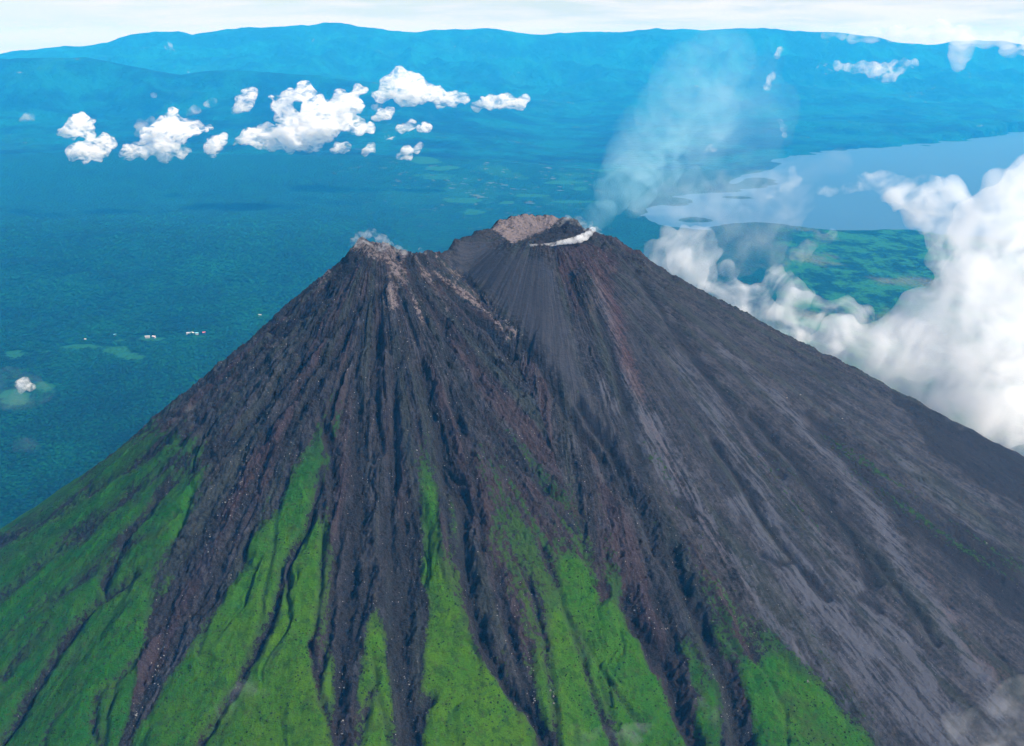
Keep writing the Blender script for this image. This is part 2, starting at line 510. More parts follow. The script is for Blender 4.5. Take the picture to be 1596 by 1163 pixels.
# broad rocky ravine left of the bright grass
ravine = [(420, 650), (447, 760), (433, 781), (409, 819), (378, 864), (364, 895), (329, 947), (305, 982), (294, 1013), (277, 1037), (256, 1072), (239, 1100), (208, 1145), (180, 1240), (140, 1240), (187, 1163), (208, 1093), (215, 1047), (222, 1002), (229, 975), (236, 933), (243, 892), (294, 805), (305, 760), (350, 680)]
tmp = raster(); fill(tmp, ravine, 1.0); tmp = blur(tmp, 4)
veg *= 1 - sstep(.45, .6, tmp); dep = np.maximum(dep, tmp * 11)
for pts, a in (([(330, 790), (300, 850), (270, 920), (250, 1000), (235, 1060)], 5), ([(400, 780), (365, 840), (330, 900), (290, 960), (262, 1030)], 4), ([(300, 760), (285, 810), (262, 860)], 5), ([(350, 880), (330, 930), (300, 960)], 7)):
    stroke(dark, pts, a, a, .8); stroke(dep, pts, a, a, 17)
for pts, a, v in (([(395, 690), (375, 750), (350, 790), (330, 850), (315, 900), (290, 950)], 8, .55), ([(300, 960), (270, 1020), (240, 1080), (210, 1140)], 8, .6), ([(340, 800), (325, 850)], 4, .6)):
    stroke(lite, pts, a, a, v)
stroke(red, [(430, 670), (395, 710), (370, 760), (350, 800)], 12, 16, .75)
stroke(red, [(255, 870), (285, 900), (275, 870)], 8, 8, .3)
# small grass tufts inside the ravine's rim
for pts in ([(330, 740), (300, 790), (270, 840)], [(300, 700), (270, 760), (240, 800)], [(420, 770), (390, 830)], [(262, 880), (255, 930)]):
    stroke(veg, pts, 5, 4, .55)
veg_soft = veg.copy()
# --- ash and pale streaks on the right flank
LT = [
    ([(925, 430), (945, 490), (962, 545), (985, 600), (1005, 650), (1030, 700), (1050, 740)], 6, 10, .75),
    ([(940, 600), (975, 650), (1010, 700), (1040, 750), (1070, 790)], 6, 9, .55),
    ([(1050, 740), (1090, 800), (1120, 850), (1150, 890), (1185, 940), (1230, 1000), (1280, 1060), (1320, 1090)], 4, 9, .8),
    ([(1000, 640), (1040, 710), (1080, 770), (1105, 820)], 10, 8, .5),
    ([(1040, 480), (1090, 560), (1140, 640), (1190, 710), (1240, 790), (1280, 850)], 7, 9, .45),
    ([(1060, 560), (1110, 640), (1150, 700), (1190, 760), (1215, 820), (1245, 870)], 9, 15, .6),
    ([(1150, 780), (1200, 850), (1240, 900), (1290, 950), (1350, 1020), (1420, 1100), (1480, 1163)], 10, 26, .62),
    ([(1120, 540), (1190, 600), (1260, 670), (1310, 720), (1360, 790), (1390, 850), (1420, 900), (1480, 980), (1530, 1060), (1560, 1130)], 6, 18, .68),
    ([(1230, 780), (1300, 860), (1350, 930), (1400, 1000), (1450, 1060)], 5, 14, .6),
    ([(1210, 545), (1290, 620), (1370, 690), (1450, 760), (1530, 830), (1600, 900)], 4, 9, .55),
    ([(1300, 610), (1400, 690), (1500, 760), (1600, 820)], 3, 6, .45),
    ([(1400, 640), (1500, 710), (1600, 780)], 3, 6, .4),
    ([(980, 430), (1040, 500), (1100, 560), (1160, 620)], 4, 6, .35),
    ([(880, 420), (885, 480), (900, 540)], 4, 5, .35),
    ([(850, 430), (858, 470), (862, 520), (868, 580)], 3, 3, .30),
    ([(700, 560), (760, 640), (830, 700), (900, 770), (960, 840)], 5, 7, .38),
    ([(720, 520), (790, 590), (860, 660), (930, 730), (990, 800), (1040, 880)], 4, 8, .40),
    ([(600, 420), (610, 470), (612, 520)], 9, 7, .45),
    ([(470, 520), (420, 570), (380, 610)], 5, 8, .35),
    ([(500, 470), (450, 520), (400, 570), (350, 620)], 4, 6, .3),
    ([(340, 620), (300, 655), (270, 690)], 10, 10, .4),
    ([(550, 1040), (545, 1075)], 7, 6, .5), ([(575, 870), (570, 920)], 5, 5, .35),
    ([(560, 560), (570, 640), (575, 720), (572, 800)], 5, 5, .3),
    ([(632, 560), (640, 650), (640, 760)], 4, 4, .28),
    ([(1110, 1080), (1120, 1130)], 9, 9, .4),
]
for pts, a, b, v in LT: stroke(lite, pts, a * 1.25, b * 1.25, v, warp=.5)
for pts, a, b, v in (([(925, 430), (962, 545), (1005, 650), (1060, 750), (1120, 850), (1230, 1000), (1320, 1090)], 12, 10, .42), ([(935, 425), (955, 480), (975, 560), (1000, 620)], 20, 12, .6), ([(880, 400), (900, 450), (930, 520)], 14, 12, .5),
                     ([(870, 390), (885, 430), (900, 480)], 12, 10, .7), ([(900, 385), (940, 395), (960, 410)], 12, 10, .8),
                     ([(1040, 480), (1140, 640), (1240, 790)], 10, 12, .4),
                     ([(1430, 880), (1465, 930), (1500, 990), (1540, 1040), (1560, 1060)], 8, 26, .42),
                     ([(1250, 1070), (1290, 1095)], 6, 5, .7), ([(1310, 1040), (1350, 1085)], 4, 4, .7),
                     ([(780, 760), (870, 770), (900, 800)], 22, 22, .5), ([(990, 770), (1040, 840), (1100, 900)], 6, 6, .4),
                     ([(690, 880), (700, 930), (722, 960)], 10, 12, .35), ([(560, 740), (590, 790)], 10, 14, .3),
                     ([(590, 640), (600, 720), (640, 790)], 6, 8, .3), ([(1180, 640), (1260, 740), (1340, 850)], 6, 6, .35)):
    stroke(red, pts, a, b, v)
DK = [
    ([(930, 480), (960, 560), (975, 640), (1000, 720)], 6, 8, .5, 5), ([(990, 420), (1050, 510), (1110, 590), (1170, 670)], 5, 6, .5, 5),
    ([(1105, 680), (1150, 740), (1180, 790), (1230, 860), (1290, 930)], 4, 6, .6, 6), ([(1170, 640), (1230, 710), (1270, 760), (1330, 830), (1360, 900)], 6, 12, .6, 5),
    ([(1050, 500), (1120, 600), (1180, 690), (1220, 740)], 5, 6, .5, 5), ([(1260, 640), (1330, 720), (1410, 800), (1500, 870), (1600, 950)], 10, 16, .45, 5),
    ([(1400, 620), (1500, 690), (1600, 750)], 8, 12, .5, 4), ([(1350, 850), (1400, 910), (1460, 1000)], 4, 5, .6, 5),
    ([(1060, 780), (1080, 800), (1075, 790)], 9, 9, .6, 4), ([(1190, 860), (1215, 880), (1235, 870)], 6, 6, .6, 3), ([(1340, 925), (1370, 945)], 10, 8, .5, 3),
    ([(1240, 1000), (1300, 1080), (1330, 1110)], 3, 4, .4, 3), ([(900, 620), (950, 700), (990, 780), (1020, 850), (1060, 920)], 6, 7, .5, 9),
    ([(820, 530), (870, 620), (930, 700), (980, 780)], 8, 8, .4, 8), ([(640, 420), (660, 460), (690, 500), (700, 560)], 5, 5, .7, 8),
    ([(655, 400), (700, 450), (760, 510), (800, 555)], 4, 5, .7, 10), ([(675, 400), (730, 440), (790, 505)], 3, 3, .5, 5), ([(660, 430), (720, 500), (770, 560)], 4, 5, .6, 8),
    ([(560, 600), (555, 700), (560, 800)], 8, 12, .7, 12), ([(500, 640), (520, 740), (515, 800)], 4, 5, .5, 6), ([(620, 560), (615, 660), (612, 760)], 5, 8, .7, 9),
    ([(660, 560), (680, 660), (700, 760)], 7, 9, .7, 10), ([(730, 620), (800, 720), (870, 780)], 5, 5, .6, 6), ([(590, 500), (585, 600), (595, 700)], 4, 5, .6, 7),
    ([(700, 600), (720, 680), (745, 780), (750, 860)], 5, 6, .6, 6),
    ([(540, 410), (520, 440), (480, 480), (430, 520)], 6, 7, .7, 7), ([(600, 440), (560, 470), (510, 520), (440, 590), (380, 660), (330, 710)], 5, 8, .7, 9),
    ([(560, 470), (530, 540), (480, 620), (440, 690)], 5, 7, .6, 8), ([(460, 500), (390, 560), (310, 630), (260, 670)], 3, 4, .5, 5), ([(500, 560), (450, 630), (390, 700)], 5, 6, .6, 8),
    ([(420, 560), (350, 620), (280, 690)], 3, 4, .5, 5), ([(550, 400), (590, 430), (620, 440)], 8, 7, .5, 2), ([(640, 402), (648, 450)], 7, 6, .7, 5),
    ([(1120, 990), (1180, 1040)], 5, 5, .4, 3),
]
for pts, a, b, v, dp in DK:
    stroke(dark, pts, a * 1.15, b * 1.15, min(1, v + .3)); stroke(dep, pts, a * 1.3, b * 1.3, dp * 1.8)
for pts, a in (([(548, 380), (600, 385)], 14), ([(600, 395), (625, 440)], 12), ([(645, 400), (690, 430), (740, 470), (790, 520)], 5), ([(680, 400), (740, 450), (812, 522)], 4), ([(660, 420), (700, 480)], 5), ([(525, 400), (500, 440)], 5), ([(770, 350), (880, 345)], 18), ([(605, 430), (612, 480)], 10), ([(640, 455), (660, 510)], 4)):
    stroke(pale, pts, a, a, .9)
fill(pale, [(752, 357), (772, 342), (800, 335), (870, 333), (895, 342), (875, 350), (850, 360), (822, 372), (795, 378), (775, 368)], .95)
stroke(pale, [(890, 352), (870, 362), (905, 364)], 8, 7, .95, 'sub')
stroke(dark, [(815, 372), (850, 366), (890, 362), (905, 350)], 7, 7, .45)
stroke(dark, [(872, 350), (890, 344), (908, 350)], 8, 8, .95)
fill(lite, [(1130, 850), (1300, 880), (1400, 960), (1500, 1080), (1540, 1240), (1380, 1240), (1330, 1120), (1250, 1000)], .27, add=True)
fill(lite, [(1000, 640), (1110, 650), (1180, 780), (1120, 850), (1040, 720)], .20, add=True)
fill(lite, [(880, 560), (960, 600), (1000, 690), (1050, 760), (1000, 740), (930, 660)], .15, add=True)
fill(red, [(870, 386), (900, 384), (950, 384), (975, 400), (960, 425), (925, 440), (895, 425)], .52)
fill(pale, [(550, 380), (575, 374), (605, 386), (640, 396), (625, 412), (598, 408), (560, 396)], .7)
# more thin dark rills through the grass on the left
for k_ in range(16):
    x_ = 40 + 17 * k_; y_ = 830 - .62 * x_ + 60 * (k_ % 3)
    P_ = [(x_ + 120 - t * (1.25 + .3 * math.sin(k_ * 2.3)), y_ + t * (.95 + .25 * math.sin(k_ * 1.7))) for t in (0, 60, 120, 180 + 30 * (k_ % 4))]
    stroke(veg, P_, 1.2, 2.4, .65, 'sub', warp=.6); stroke(dark, P_, 2, 3.5, .8, warp=.6); stroke(dep, P_, 2.5, 4, 5, warp=.6)
# chute of smooth slate grey cinders below the left rim of the large crater
smooth = raster(); fill(smooth, [(742, 357), (690, 393), (716, 428), (760, 470), (822, 525), (835, 560), (880, 620), (930, 700), (955, 730), (935, 640), (905, 560), (890, 480), (870, 400), (820, 386), (780, 380)], 1); smooth = blur(smooth, 9)
rflank = raster(); fill(rflank, [(900, 480), (960, 400), (1000, 400), (1300, 560), (1660, 740), (1660, 1240), (1400, 1240), (1200, 1000), (1050, 830), (960, 720)], 1); rflank = blur(rflank, 10)
cap_ = raster(); fill(cap_, [(752, 357), (772, 342), (800, 335), (870, 333), (895, 342), (875, 350), (850, 360), (822, 372), (795, 378), (775, 368)], 1)
fill(dark, [(1380, 598), (1480, 640), (1660, 740), (1660, 830), (1540, 770), (1450, 700)], .85)
fill(dark, [(1450, 780), (1530, 830), (1660, 930), (1660, 1010), (1560, 960)], .7)
fill(dark, [(1200, 545), (1310, 575), (1330, 600), (1250, 590)], .5)
dark = blur(dark, 1, 1)
rough = np.clip(1 - .93 * smooth - .68 * rflank - .4 * cap_, .05, 1)
yel_ = np.exp(-((gx - 640) / 350.) ** 2) * sstep(650, 1000, gy) * 1.0 + .16  # grass tone: plants differ, and the light's sideways fall-off is painted in too
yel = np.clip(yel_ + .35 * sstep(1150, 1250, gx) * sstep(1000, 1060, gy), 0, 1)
veg = blur(veg, 3, 2); dep = blur(dep, 1, 2); lite = blur(lite, 2, 2); red = blur(red, 4, 2); pale = blur(pale, 1, 2)


def sample(ch, px, py):
    fx = np.clip((px - RX0) / RS, 0, RW - 1.001); fy = np.clip((py - RY0) / RS, 0, RH - 1.001)
    i = fx.astype(int); j = fy.astype(int); fx = fx - i; fy = fy - j
    return (ch[j, i] * (1 - fx) + ch[j, i + 1] * fx) * (1 - fy) + (ch[j + 1, i] * (1 - fx) + ch[j + 1, i + 1] * fx) * fy


# ------------------------------------------------------------------ valley and mountains
def at_column(px, Y):            # world x of a photograph column at distance Y (near eye level)
    return (px - PCX) / F * Y * 1.056


RIDGE = [(-900, 110), (-300, 100), (0, 94), (30, 93), (60, 95), (100, 86), (135, 84), (170, 77), (200, 78), (240, 72), (270, 60), (300, 55), (332, 54), (350, 59), (400, 50), (440, 51), (500, 48), (535, 43), (560, 46), (600, 50), (640, 55), (665, 56), (690, 52), (730, 53), (760, 51), (830, 51), (900, 47), (960, 45), (1000, 40), (1040, 41), (1060, 44), (1120, 42), (1180, 43), (1250, 48), (1300, 54), (1340, 63), (1380, 68), (1420, 62), (1480, 60), (1520, 66), (1600, 62), (1900, 70), (2600, 90)]
RIDGE2 = [(-900, 130), (0, 93), (50, 97), (90, 104), (200, 102), (260, 112), (330, 124), (430, 120), (500, 128), (600, 140), (700, 165), (850, 190), (1000, 200), (1300, 190), (1500, 190), (1700, 170), (2600, 160)]
Y1, Y2 = 29000., 19000.


def _prof(tab, Y):
    t = np.array(tab, float)
    xs = (t[:, 0] - PCX) / F * Y * 1.056
    zs = np.array([unproject(a, b, Y)[2] for a, b in t])
    return xs, zs


R1x, R1z = _prof(RIDGE, Y1)
R2x, R2z = _prof(RIDGE2, Y2)
LAKE_Z = 34.0


def lake_mask(x, y):
    px, py, _ = project(x, y, np.full_like(x, LAKE_Z))
    shore_far = np.interp(px, [1000, 1015, 1100, 1180, 1230, 1330, 1450, 1520, 1600, 2200], [334, 326, 300, 268, 250, 235, 226, 217, 206, 190])
    shore_near = np.interp(px, [1000, 1015, 1040, 1090, 1200, 1300, 1420, 1600, 2200], [334, 340, 350, 352, 348, 356, 354, 372, 400])
    w = (fbm(x / 900, y / 900, 21, 4) - .5)
    inl = np.minimum(py - shore_far - w * 26 * sstep(1420, 1220, px), shore_near - py + w * 14)
    # low peninsulas at the lake's near end
    for (cx_, cy_, rx_, ry_) in ((1045, 318, 60, 9), (1110, 290, 70, 8), (1180, 285, 40, 5), (1075, 345, 45, 5), (1160, 310, 34, 4), (1030, 300, 40, 12)):
        e = ((px - cx_ - w * 60) / rx_) ** 2 + ((py - cy_ - w * 16) / ry_) ** 2
        inl = np.minimum(inl, (e - 1) * 5)
    return sstep(-3, 3, inl + (fbm(x / 260, y / 260, 27, 4) - .5) * 10) * (px > 980)


def terrain(x, y):
    # valley floor with low swells
    z = 26 + 46 * (fbm(x / 2600, y / 2600, 31, 4) - .5) + 14 * (fbm(x / 500, y / 500, 33, 4) - .5)
    # low forested rise left of the volcano and behind it
    z = z + 130 * np.exp(-((x + 3600) / 2600) ** 2 - ((y - 7300) / 1500) ** 2) * (0.6 + .8 * ridged(x / 1400, y / 900, 35, 4))
    z = z + 170 * sstep(9000, 12500, y) * sstep(1500, -1500, x) * (.5 + fbm(x / 2000, y / 1600, 37, 4))
    sc = (x * Y1 / np.maximum(y, 4000.))
    r1 = np.interp(x * 1.0, R1x, R1z)
    r2 = np.interp(x * 1.0, R2x, R2z)
    jag = (fbm(x / 900, y / 2500, 201, 4, .6) - .5) * 110
    er = ridged(x / 2300 + .3 * fbm(y / 2500, x / 2500, 41), y / 2700, 43, 6, .55)
    er2 = ridged(x / 1300, y / 1500, 47, 6, .55)
    w1 = np.exp(-np.abs((y - Y1) / 6200.) ** 1.5); w2 = np.exp(-np.abs((y - Y2) / 3600.) ** 1.6)
    keep1 = np.exp(-((y - Y1) / 1300.) ** 2); keep2 = np.exp(-((y - Y2) / 700.) ** 2)
    m1 = (r1 + jag * 1.1) * w1 * (1 - (1 - keep1) * .85 * (1 - er)) + 110 * (er - .5) * w1 * (1 - keep1)
    m2 = (r2 + jag * .8) * w2 * (1 - (1 - keep2) * .85 * (1 - er2))
    # the front range stands back from the lake basin on the right
    m2 = m2 * (1 - .55 * sstep(200, 2600, x))
    m3 = 260 * sstep(2500, 4500, x) * np.exp(-((y - 17600) / 1500.) ** 2) * (.3 + er2)
    z = z + np.maximum(0, np.logaddexp(np.logaddexp(m1 / 70, m2 / 70), m3 / 70) * 70 - 76)
    lk = lake_mask(x, y)
    z = np.maximum(z, LAKE_Z + 3)
    z = np.where(lk > 0, np.minimum(z, LAKE_Z + 5) * (1 - lk) + (LAKE_Z - 14) * lk, z)
    side = sstep(1420, 1200, project(x, y, z)[0])
    return z, lk


def build_land():
    xs = np.concatenate([np.linspace(-30000, -15000, 60, endpoint=False), np.linspace(-15000, 15000, 560, endpoint=False), np.linspace(15000, 30000, 61)])
    ys = np.concatenate([np.linspace(-5000, 2000, 30, endpoint=False), np.linspace(2000, 12500, 260, endpoint=False)])
    ys2 = np.concatenate([np.linspace(12500, 32500, 330), np.linspace(32700, 36000, 14)])
    ysg = np.concatenate([ys, ys2[:1]])
    for nm, yy, m in (('ground', ysg, ground_mat), ('hills', ys2, hills_mat)):
        X, Y = np.meshgrid(xs, yy)
        Z, lk = terrain(X, Y)
        px, py, _ = project(X, Y, Z)
        inside = sstep(-50, 30, Y)
        mead = np.zeros_like(X)
        w = (fbm(X / 300, Y / 300, 51, 4) - .5)
        for (a, b, rx, ry, v) in MEADOWS:
            e = ((px - a - w * rx * .9) / rx) ** 2 + ((py - b - w * ry * 1.2) / ry) ** 2
            mead = np.maximum(mead, v * sstep(1.25, .8, e))
        mead = mead * (Y > 1000)
        plain = sstep(1190, 1240, px) * sstep(345, 360, py) * (Y > 1000) + sstep(3500, 5000, X) * sstep(8600, 7800, Y) * 0
        fields = np.exp(-((px - 800) / 210.) ** 2 - ((py - 275) / 62.) ** 2) * (Y > 1000)
        road = np.zeros_like(X)
        c = np.stack([mead, np.clip(plain, 0, 1), fields, lk], -1).reshape(-1, 4)
        V = np.stack([X, Y, Z], -1).reshape(-1, 3)
        o = bpy.data.objects.new(nm, np_mesh(nm, V, grid_quads(len(yy), len(xs)), m, True, {'land': c}))
        link(o); tag(o, kind='structure', label={'ground': 'flat forested valley floor with green pastures around the volcano', 'hills': 'long blue mountain range along the horizon'}[nm])


# pastures: photograph centre, half sizes, strength
MEADOWS = [(24, 553, 15, 8, 1), (75, 604, 14, 7, .9), (20, 618, 26, 12, .7), (62, 600, 10, 8, .7), (130, 541, 30, 4, .7), (110, 543, 14, 3, .8), (185, 548, 22, 7, .8), (205, 556, 22, 6, .7),
           (230, 528, 16, 5, .6), (184, 531, 10, 3, .7), (252, 530, 9, 5, .5), (75, 548, 12, 2, .8), (50, 550, 10, 1.5, .7), (310, 524, 12, 3, .5), (408, 492, 7, 2, .9), (270, 493, 60, 3, .25), (170, 512, 40, 3, .22),
           (215, 505, 50, 2.5, .25), (390, 495, 30, 2.5, .25), (660, 250, 26, 5, .5), (690, 262, 30, 4, .6), (680, 275, 35, 5, .4), (720, 312, 30, 5, .5), (735, 330, 18, 5, .5), (790, 316, 14, 3, .6), (830, 305, 30, 3, .5),
           (900, 315, 40, 2, .6), (880, 285, 35, 3, .55), (905, 294, 14, 3, .6), (930, 240, 25, 3, .5), (860, 230, 30, 4, .4), (940, 265, 20, 3, .5), (760, 225, 9, 4, .5), (720, 205, 10, 7, .3), (850, 250, 40, 4, .4)]

# ------------------------------------------------------------------ materials
def make_ground_mat():
    m, nt, out = mat('valley_land'); g = N(nt)
    geo = nd(nt, 'ShaderNodeNewGeometry').outputs['Position']
    land = g.sep(g.attr('land'))
    cell = g.voro(geo, 1 / 24.0)
    cellc = g.sep(g.voro(geo, 1 / 24.0, out='Color'))
    big = g.noise(geo, 1 / 420.0, 6, .6)
    mid = g.noise(geo, 1 / 90.0, 4, .6)
    forest = g.mix(g.rng(g.math('ADD', g.math('MULTIPLY', cellc[0], .45), g.math('MULTIPLY', big, .6)), .25, .85), (.001, .011, .011), (.003, .048, .024))
    grass = g.mix(mid, (.008, .070, .028), (.016, .088, .030))
    # pastures and clearings of the distant farmland: many small fields
    wv = nd(nt, 'ShaderNodeVectorMath', operation='ADD'); g.L(geo, wv.inputs[0])
    wn = g.noise(geo, 1 / 260.0, 3, .5, col=True); sc = g.scale(wn, (240, 240, 0)); g.L(sc, wv.inputs[1])
    fc = g.sep(g.voro(g.scale(wv.outputs[0], (1, .7, 1)), 1 / 330.0, out='Color'))
    pastm = g.math('MULTIPLY', g.rng(fc[0], .50, .62), g.rng(g.noise(geo, 1 / 1500.0, 4, .6), .42, .6))
    ff = g.math('MULTIPLY', pastm, land[2])
    speck = g.math('MULTIPLY', g.rng(g.noise(geo, 1 / 130.0, 5, .65), .60, .66), land[2])
    c = g.mix(g.math('MULTIPLY', ff, .8), forest, g.mix(.35, grass, forest))
    c = g.mix(g.math('MULTIPLY', speck, .45), c, (.16, .17, .16))
    # green plain beyond the right flank
    pn = g.noise(g.scale(geo, (1, .6, 1)), 1 / 170.0, 8, .74)
    pm = g.noise(g.scale(geo, (1, .6, 1)), 1 / 700.0, 4, .6)
    plainc = g.mix(g.rng(pn, .44, .56), (.001, .022, .016), (.014, .095, .030))
    plainc = g.mix(g.rng(pm, .52, .66, 0., .75), plainc, (.095, .100, .060))
    c = g.mix(land[1], c, plainc)
    c = g.mix(g.rng(g.math('ADD', land[0], g.math('MULTIPLY', g.math('SUBTRACT', mid, .5), .5)), .25, .5, 0, .9), c, grass)
    h = g.math('ADD', g.math('MULTIPLY', cell, -9.0), g.math('MULTIPLY', g.noise(geo, 1 / 60.0, 5, .6), 14.0))
    g.bsdf(c, .95, out, g.bump(h, .8, 1.0), .05)
    return m


def make_hills_mat():
    m, nt, out = mat('mountain_forest'); g = N(nt)
    geo = nd(nt, 'ShaderNodeNewGeometry').outputs['Position']
    land = g.sep(g.attr('land'))
    big = g.noise(geo, 1 / 1100.0, 8, .66)
    f = g.mix(g.rng(big, .42, .60), (.001, .004, .008), (.003, .062, .056))
    past = g.rng(g.noise(geo, 1 / 1600.0, 6, .62), .54, .66)
    f = g.mix(g.math('MULTIPLY', past, .55), f, (.008, .060, .040))
    sp = g.rng(g.noise(geo, 1 / 210.0, 5, .6), .62, .68)
    f = g.mix(g.math('MULTIPLY', g.math('MULTIPLY', sp, past), .6), f, (.16, .15, .12))
    h = g.math('ADD', g.math('MULTIPLY', g.noise(geo, 1 / 600.0, 8, .6), 420.0), g.math('MULTIPLY', g.voro(geo, 1 / 40.0), -12.0))
    g.bsdf(f, .95, out, g.bump(h, .9, 1.0), .05)
    return m


def make_water_mat():
    m, nt, out = mat('lake_water'); g = N(nt)
    geo = nd(nt, 'ShaderNodeNewGeometry').outputs['Position']
    n = g.noise(geo, 1 / 30.0, 4, .6)
    big = g.noise(g.scale(geo, (1, .3, 1)), 1 / 900.0, 4, .6)
    b = g.bsdf(g.mix(big, (.022, .08, .145), (.035, .105, .18)), .55, out, g.bump(n, .25, 1.0), .3)
    return m


def make_volcano_mat():
    m, nt, out = mat('volcanic_slope'); g = N(nt)
    geo = g.scale(nd(nt, 'ShaderNodeNewGeometry').outputs['Position'], (1 / VS, 1 / VS, 1 / VS))
    flow = g.attr('flow', 'Vector')
    ca = nd(nt, 'ShaderNodeAttribute', attribute_name='paint_a'); cb = nd(nt, 'ShaderNodeAttribute', attribute_name='paint_b')
    a = g.sep(ca.outputs['Color']); aa = ca.outputs['Alpha']
    b = g.sep(cb.outputs['Color']); ba = cb.outputs['Alpha']
    veg_, yel_, lit_ = a[0], a[1], a[2]; dark_ = aa
    red_, pale_, rough_ = b[0], b[1], b[2]; h01 = ba
    # streaks run down the fall line (flow = arc, distance)
    s1 = g.noise(g.scale(flow, (1, .035, 1)), 1 / 16.0, 6, .62, .3)
    s2 = g.noise(g.scale(flow, (1, .06, 1)), 1 / 5.0, 5, .6, .3)
    s3 = g.noise(g.scale(flow, (1, .02, 1)), 1 / 60.0, 5, .6, .5)
    gr = g.noise(geo, 1 / 2.2, 5, .72)
    gr2 = g.noise(geo, 1 / 9.0, 6, .7)
    gr3 = g.noise(geo, 1 / 45.0, 6, .62)
    rock = g.mix(g.rng(g.math('ADD', g.math('ADD', g.math('MULTIPLY', s1, .26), g.math('MULTIPLY', s2, .10)), g.math('ADD', g.math('MULTIPLY', gr2, .36), g.math('MULTIPLY', gr3, .28))), .43, .585), (.002, .0018, .0025), (.043, .040, .045))
    rock = g.mix(g.rng(s3, .42, .68, 0, .55), rock, (.017, .018, .023))
    slate = g.rng(rough_, .42, .15)
    rock = g.mix(g.math('MULTIPLY', slate, .85), rock, g.mix(gr2, (.022, .023, .029), (.034, .035, .043)))
    hue = g.noise(g.scale(flow, (1, .05, 1)), 1 / 34.0, 3, .5)
    rock = g.mix(g.math('MULTIPLY', g.rng(hue, .50, .62, 0, .5), g.rng(rough_, .45, .9)), rock, (.046, .022, .023))
    rock = g.mix(g.math('MULTIPLY', g.rng(hue, .48, .38, 0, .6), g.math('SUBTRACT', 1.0, slate)), rock, (.020, .028, .020))
    # fine dark rills straight down the slope
    s5 = g.noise(g.scale(flow, (1, .010, 1)), 1 / 3.2, 4, .62, .25)
    rock = g.mix(g.rng(s5, .54, .42, 0, .62), rock, g.mix(.70, rock, (.001, .001, .0015)))
    # ash
    lf = g.math('MULTIPLY', g.math('MULTIPLY_ADD', g.rng(s2, .34, .62), 1.1, g.math('MULTIPLY', g.rng(s1, .36, .6), .5)), lit_)
    lf = g.math('ADD', lf, g.math('MULTIPLY', g.math('SUBTRACT', s2, .5), .5))
    lf = g.math('ADD', lf, g.math('MULTIPLY', g.math('SUBTRACT', gr2, .5), .7))
    s4 = g.noise(g.scale(flow, (1, .012, 1)), 1 / 4.0, 4, .6, .2)
    lf = g.math('ADD', lf, g.math('MULTIPLY', g.math('SUBTRACT', s4, .5), .8))
    lf = g.math('ADD', lf, g.math('MULTIPLY', g.math('SUBTRACT', gr3, .5), .7))
    rock = g.mix(g.rng(lf, .22, .85, 0, .85), rock, (.052, .055, .071))
    # red oxidised cinders
    rf = g.math('ADD', red_, g.math('MULTIPLY', g.math('SUBTRACT', g.math('ADD', gr2, s2), 1.0), .7))
    redc = g.mix(lit_, (.050, .020, .021), (.14, .090, .085))
    rock = g.mix(g.rng(rf, .25, .85, 0, .85), rock, redc)
    # pale weathered rock round the old crater
    pf = g.math('ADD', pale_, g.math('MULTIPLY', g.math('SUBTRACT', gr2, .5), 2.6))
    rock = g.mix(g.rng(pf, .45, .95, 0, .9), rock, g.mix(gr3, (.13, .105, .105), (.23, .18, .17)))
    # dark gully rock, with the shade of the gullies painted into the colour
    df = g.math('ADD', dark_, g.math('MULTIPLY', g.math('SUBTRACT', g.math('ADD', s2, gr2), 1.0), .8))
    rock = g.mix(g.rng(df, .3, .8, 0, .8), rock, (.0035, .003, .004))
    # grain and loose stones
    rock = g.mix(g.math('MULTIPLY', g.rng(gr, .40, .66), g.math('MULTIPLY_ADD', rough_, .35, .15)), rock, g.mix(.5, rock, (.11, .11, .115)))
    st = g.voro(geo, 1 / 5.5); stc = g.sep(g.voro(geo, 1 / 5.5, out='Color'))
    stone = g.math('MULTIPLY', g.math('MULTIPLY', g.rng(st, .20, .12), g.rng(stc[0], .90, .93)), rough_)
    rock = g.mix(g.math('MULTIPLY', stone, .75), rock, (.34, .33, .34))
    # grass
    vf = g.math('ADD', veg_, g.math('MULTIPLY', g.math('SUBTRACT', gr2, .5), 1.7))
    vf = g.math('ADD', vf, g.math('MULTIPLY', g.math('SUBTRACT', s1, .5), 1.5))
    vf = g.math('ADD', vf, g.math('MULTIPLY', g.math('SUBTRACT', gr, .5), .5))
    vmask = g.rng(vf, .42, .53)
    gdark = g.mix(gr3, (.002, .072, .008), (.009, .130, .006))
    gyel = g.mix(gr3, (.028, .140, .000), (.088, .170, .000))
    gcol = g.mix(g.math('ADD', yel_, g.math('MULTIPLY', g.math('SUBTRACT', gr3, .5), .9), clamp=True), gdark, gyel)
    gcol = g.mix(g.rng(gr, .42, .60, .55, 0), gcol, g.mix(.55, gcol, (.004, .02, .006)))
    gcol = g.mix(g.rng(g.noise(geo, 1 / 20.0, 6, .72), .50, .62, 0, .8), gcol, g.mix(.6, gcol, (.004, .030, .006)))
    gcol = g.mix(g.rng(g.noise(geo, 1 / 75.0, 6, .7), .54, .66, 0, .55), gcol, (.034, .060, .012))
    gcol = g.mix(g.rng(gr2, .52, .66, 0, .6), gcol, (.045, .060, .014))
    thin = g.rng(veg_, .5, .9)
    gcol = g.mix(thin, g.mix(.5, gcol, (.030, .042, .024)), gcol)
    c = g.mix(vmask, rock, gcol)
    h = g.math('ADD', g.math('MULTIPLY', gr, 1.3), g.math('MULTIPLY', gr2, 4.5))
    h = g.math('ADD', h, g.math('MULTIPLY', s2, 2.2)); h = g.math('ADD', h, g.math('MULTIPLY', s1, 3.5))
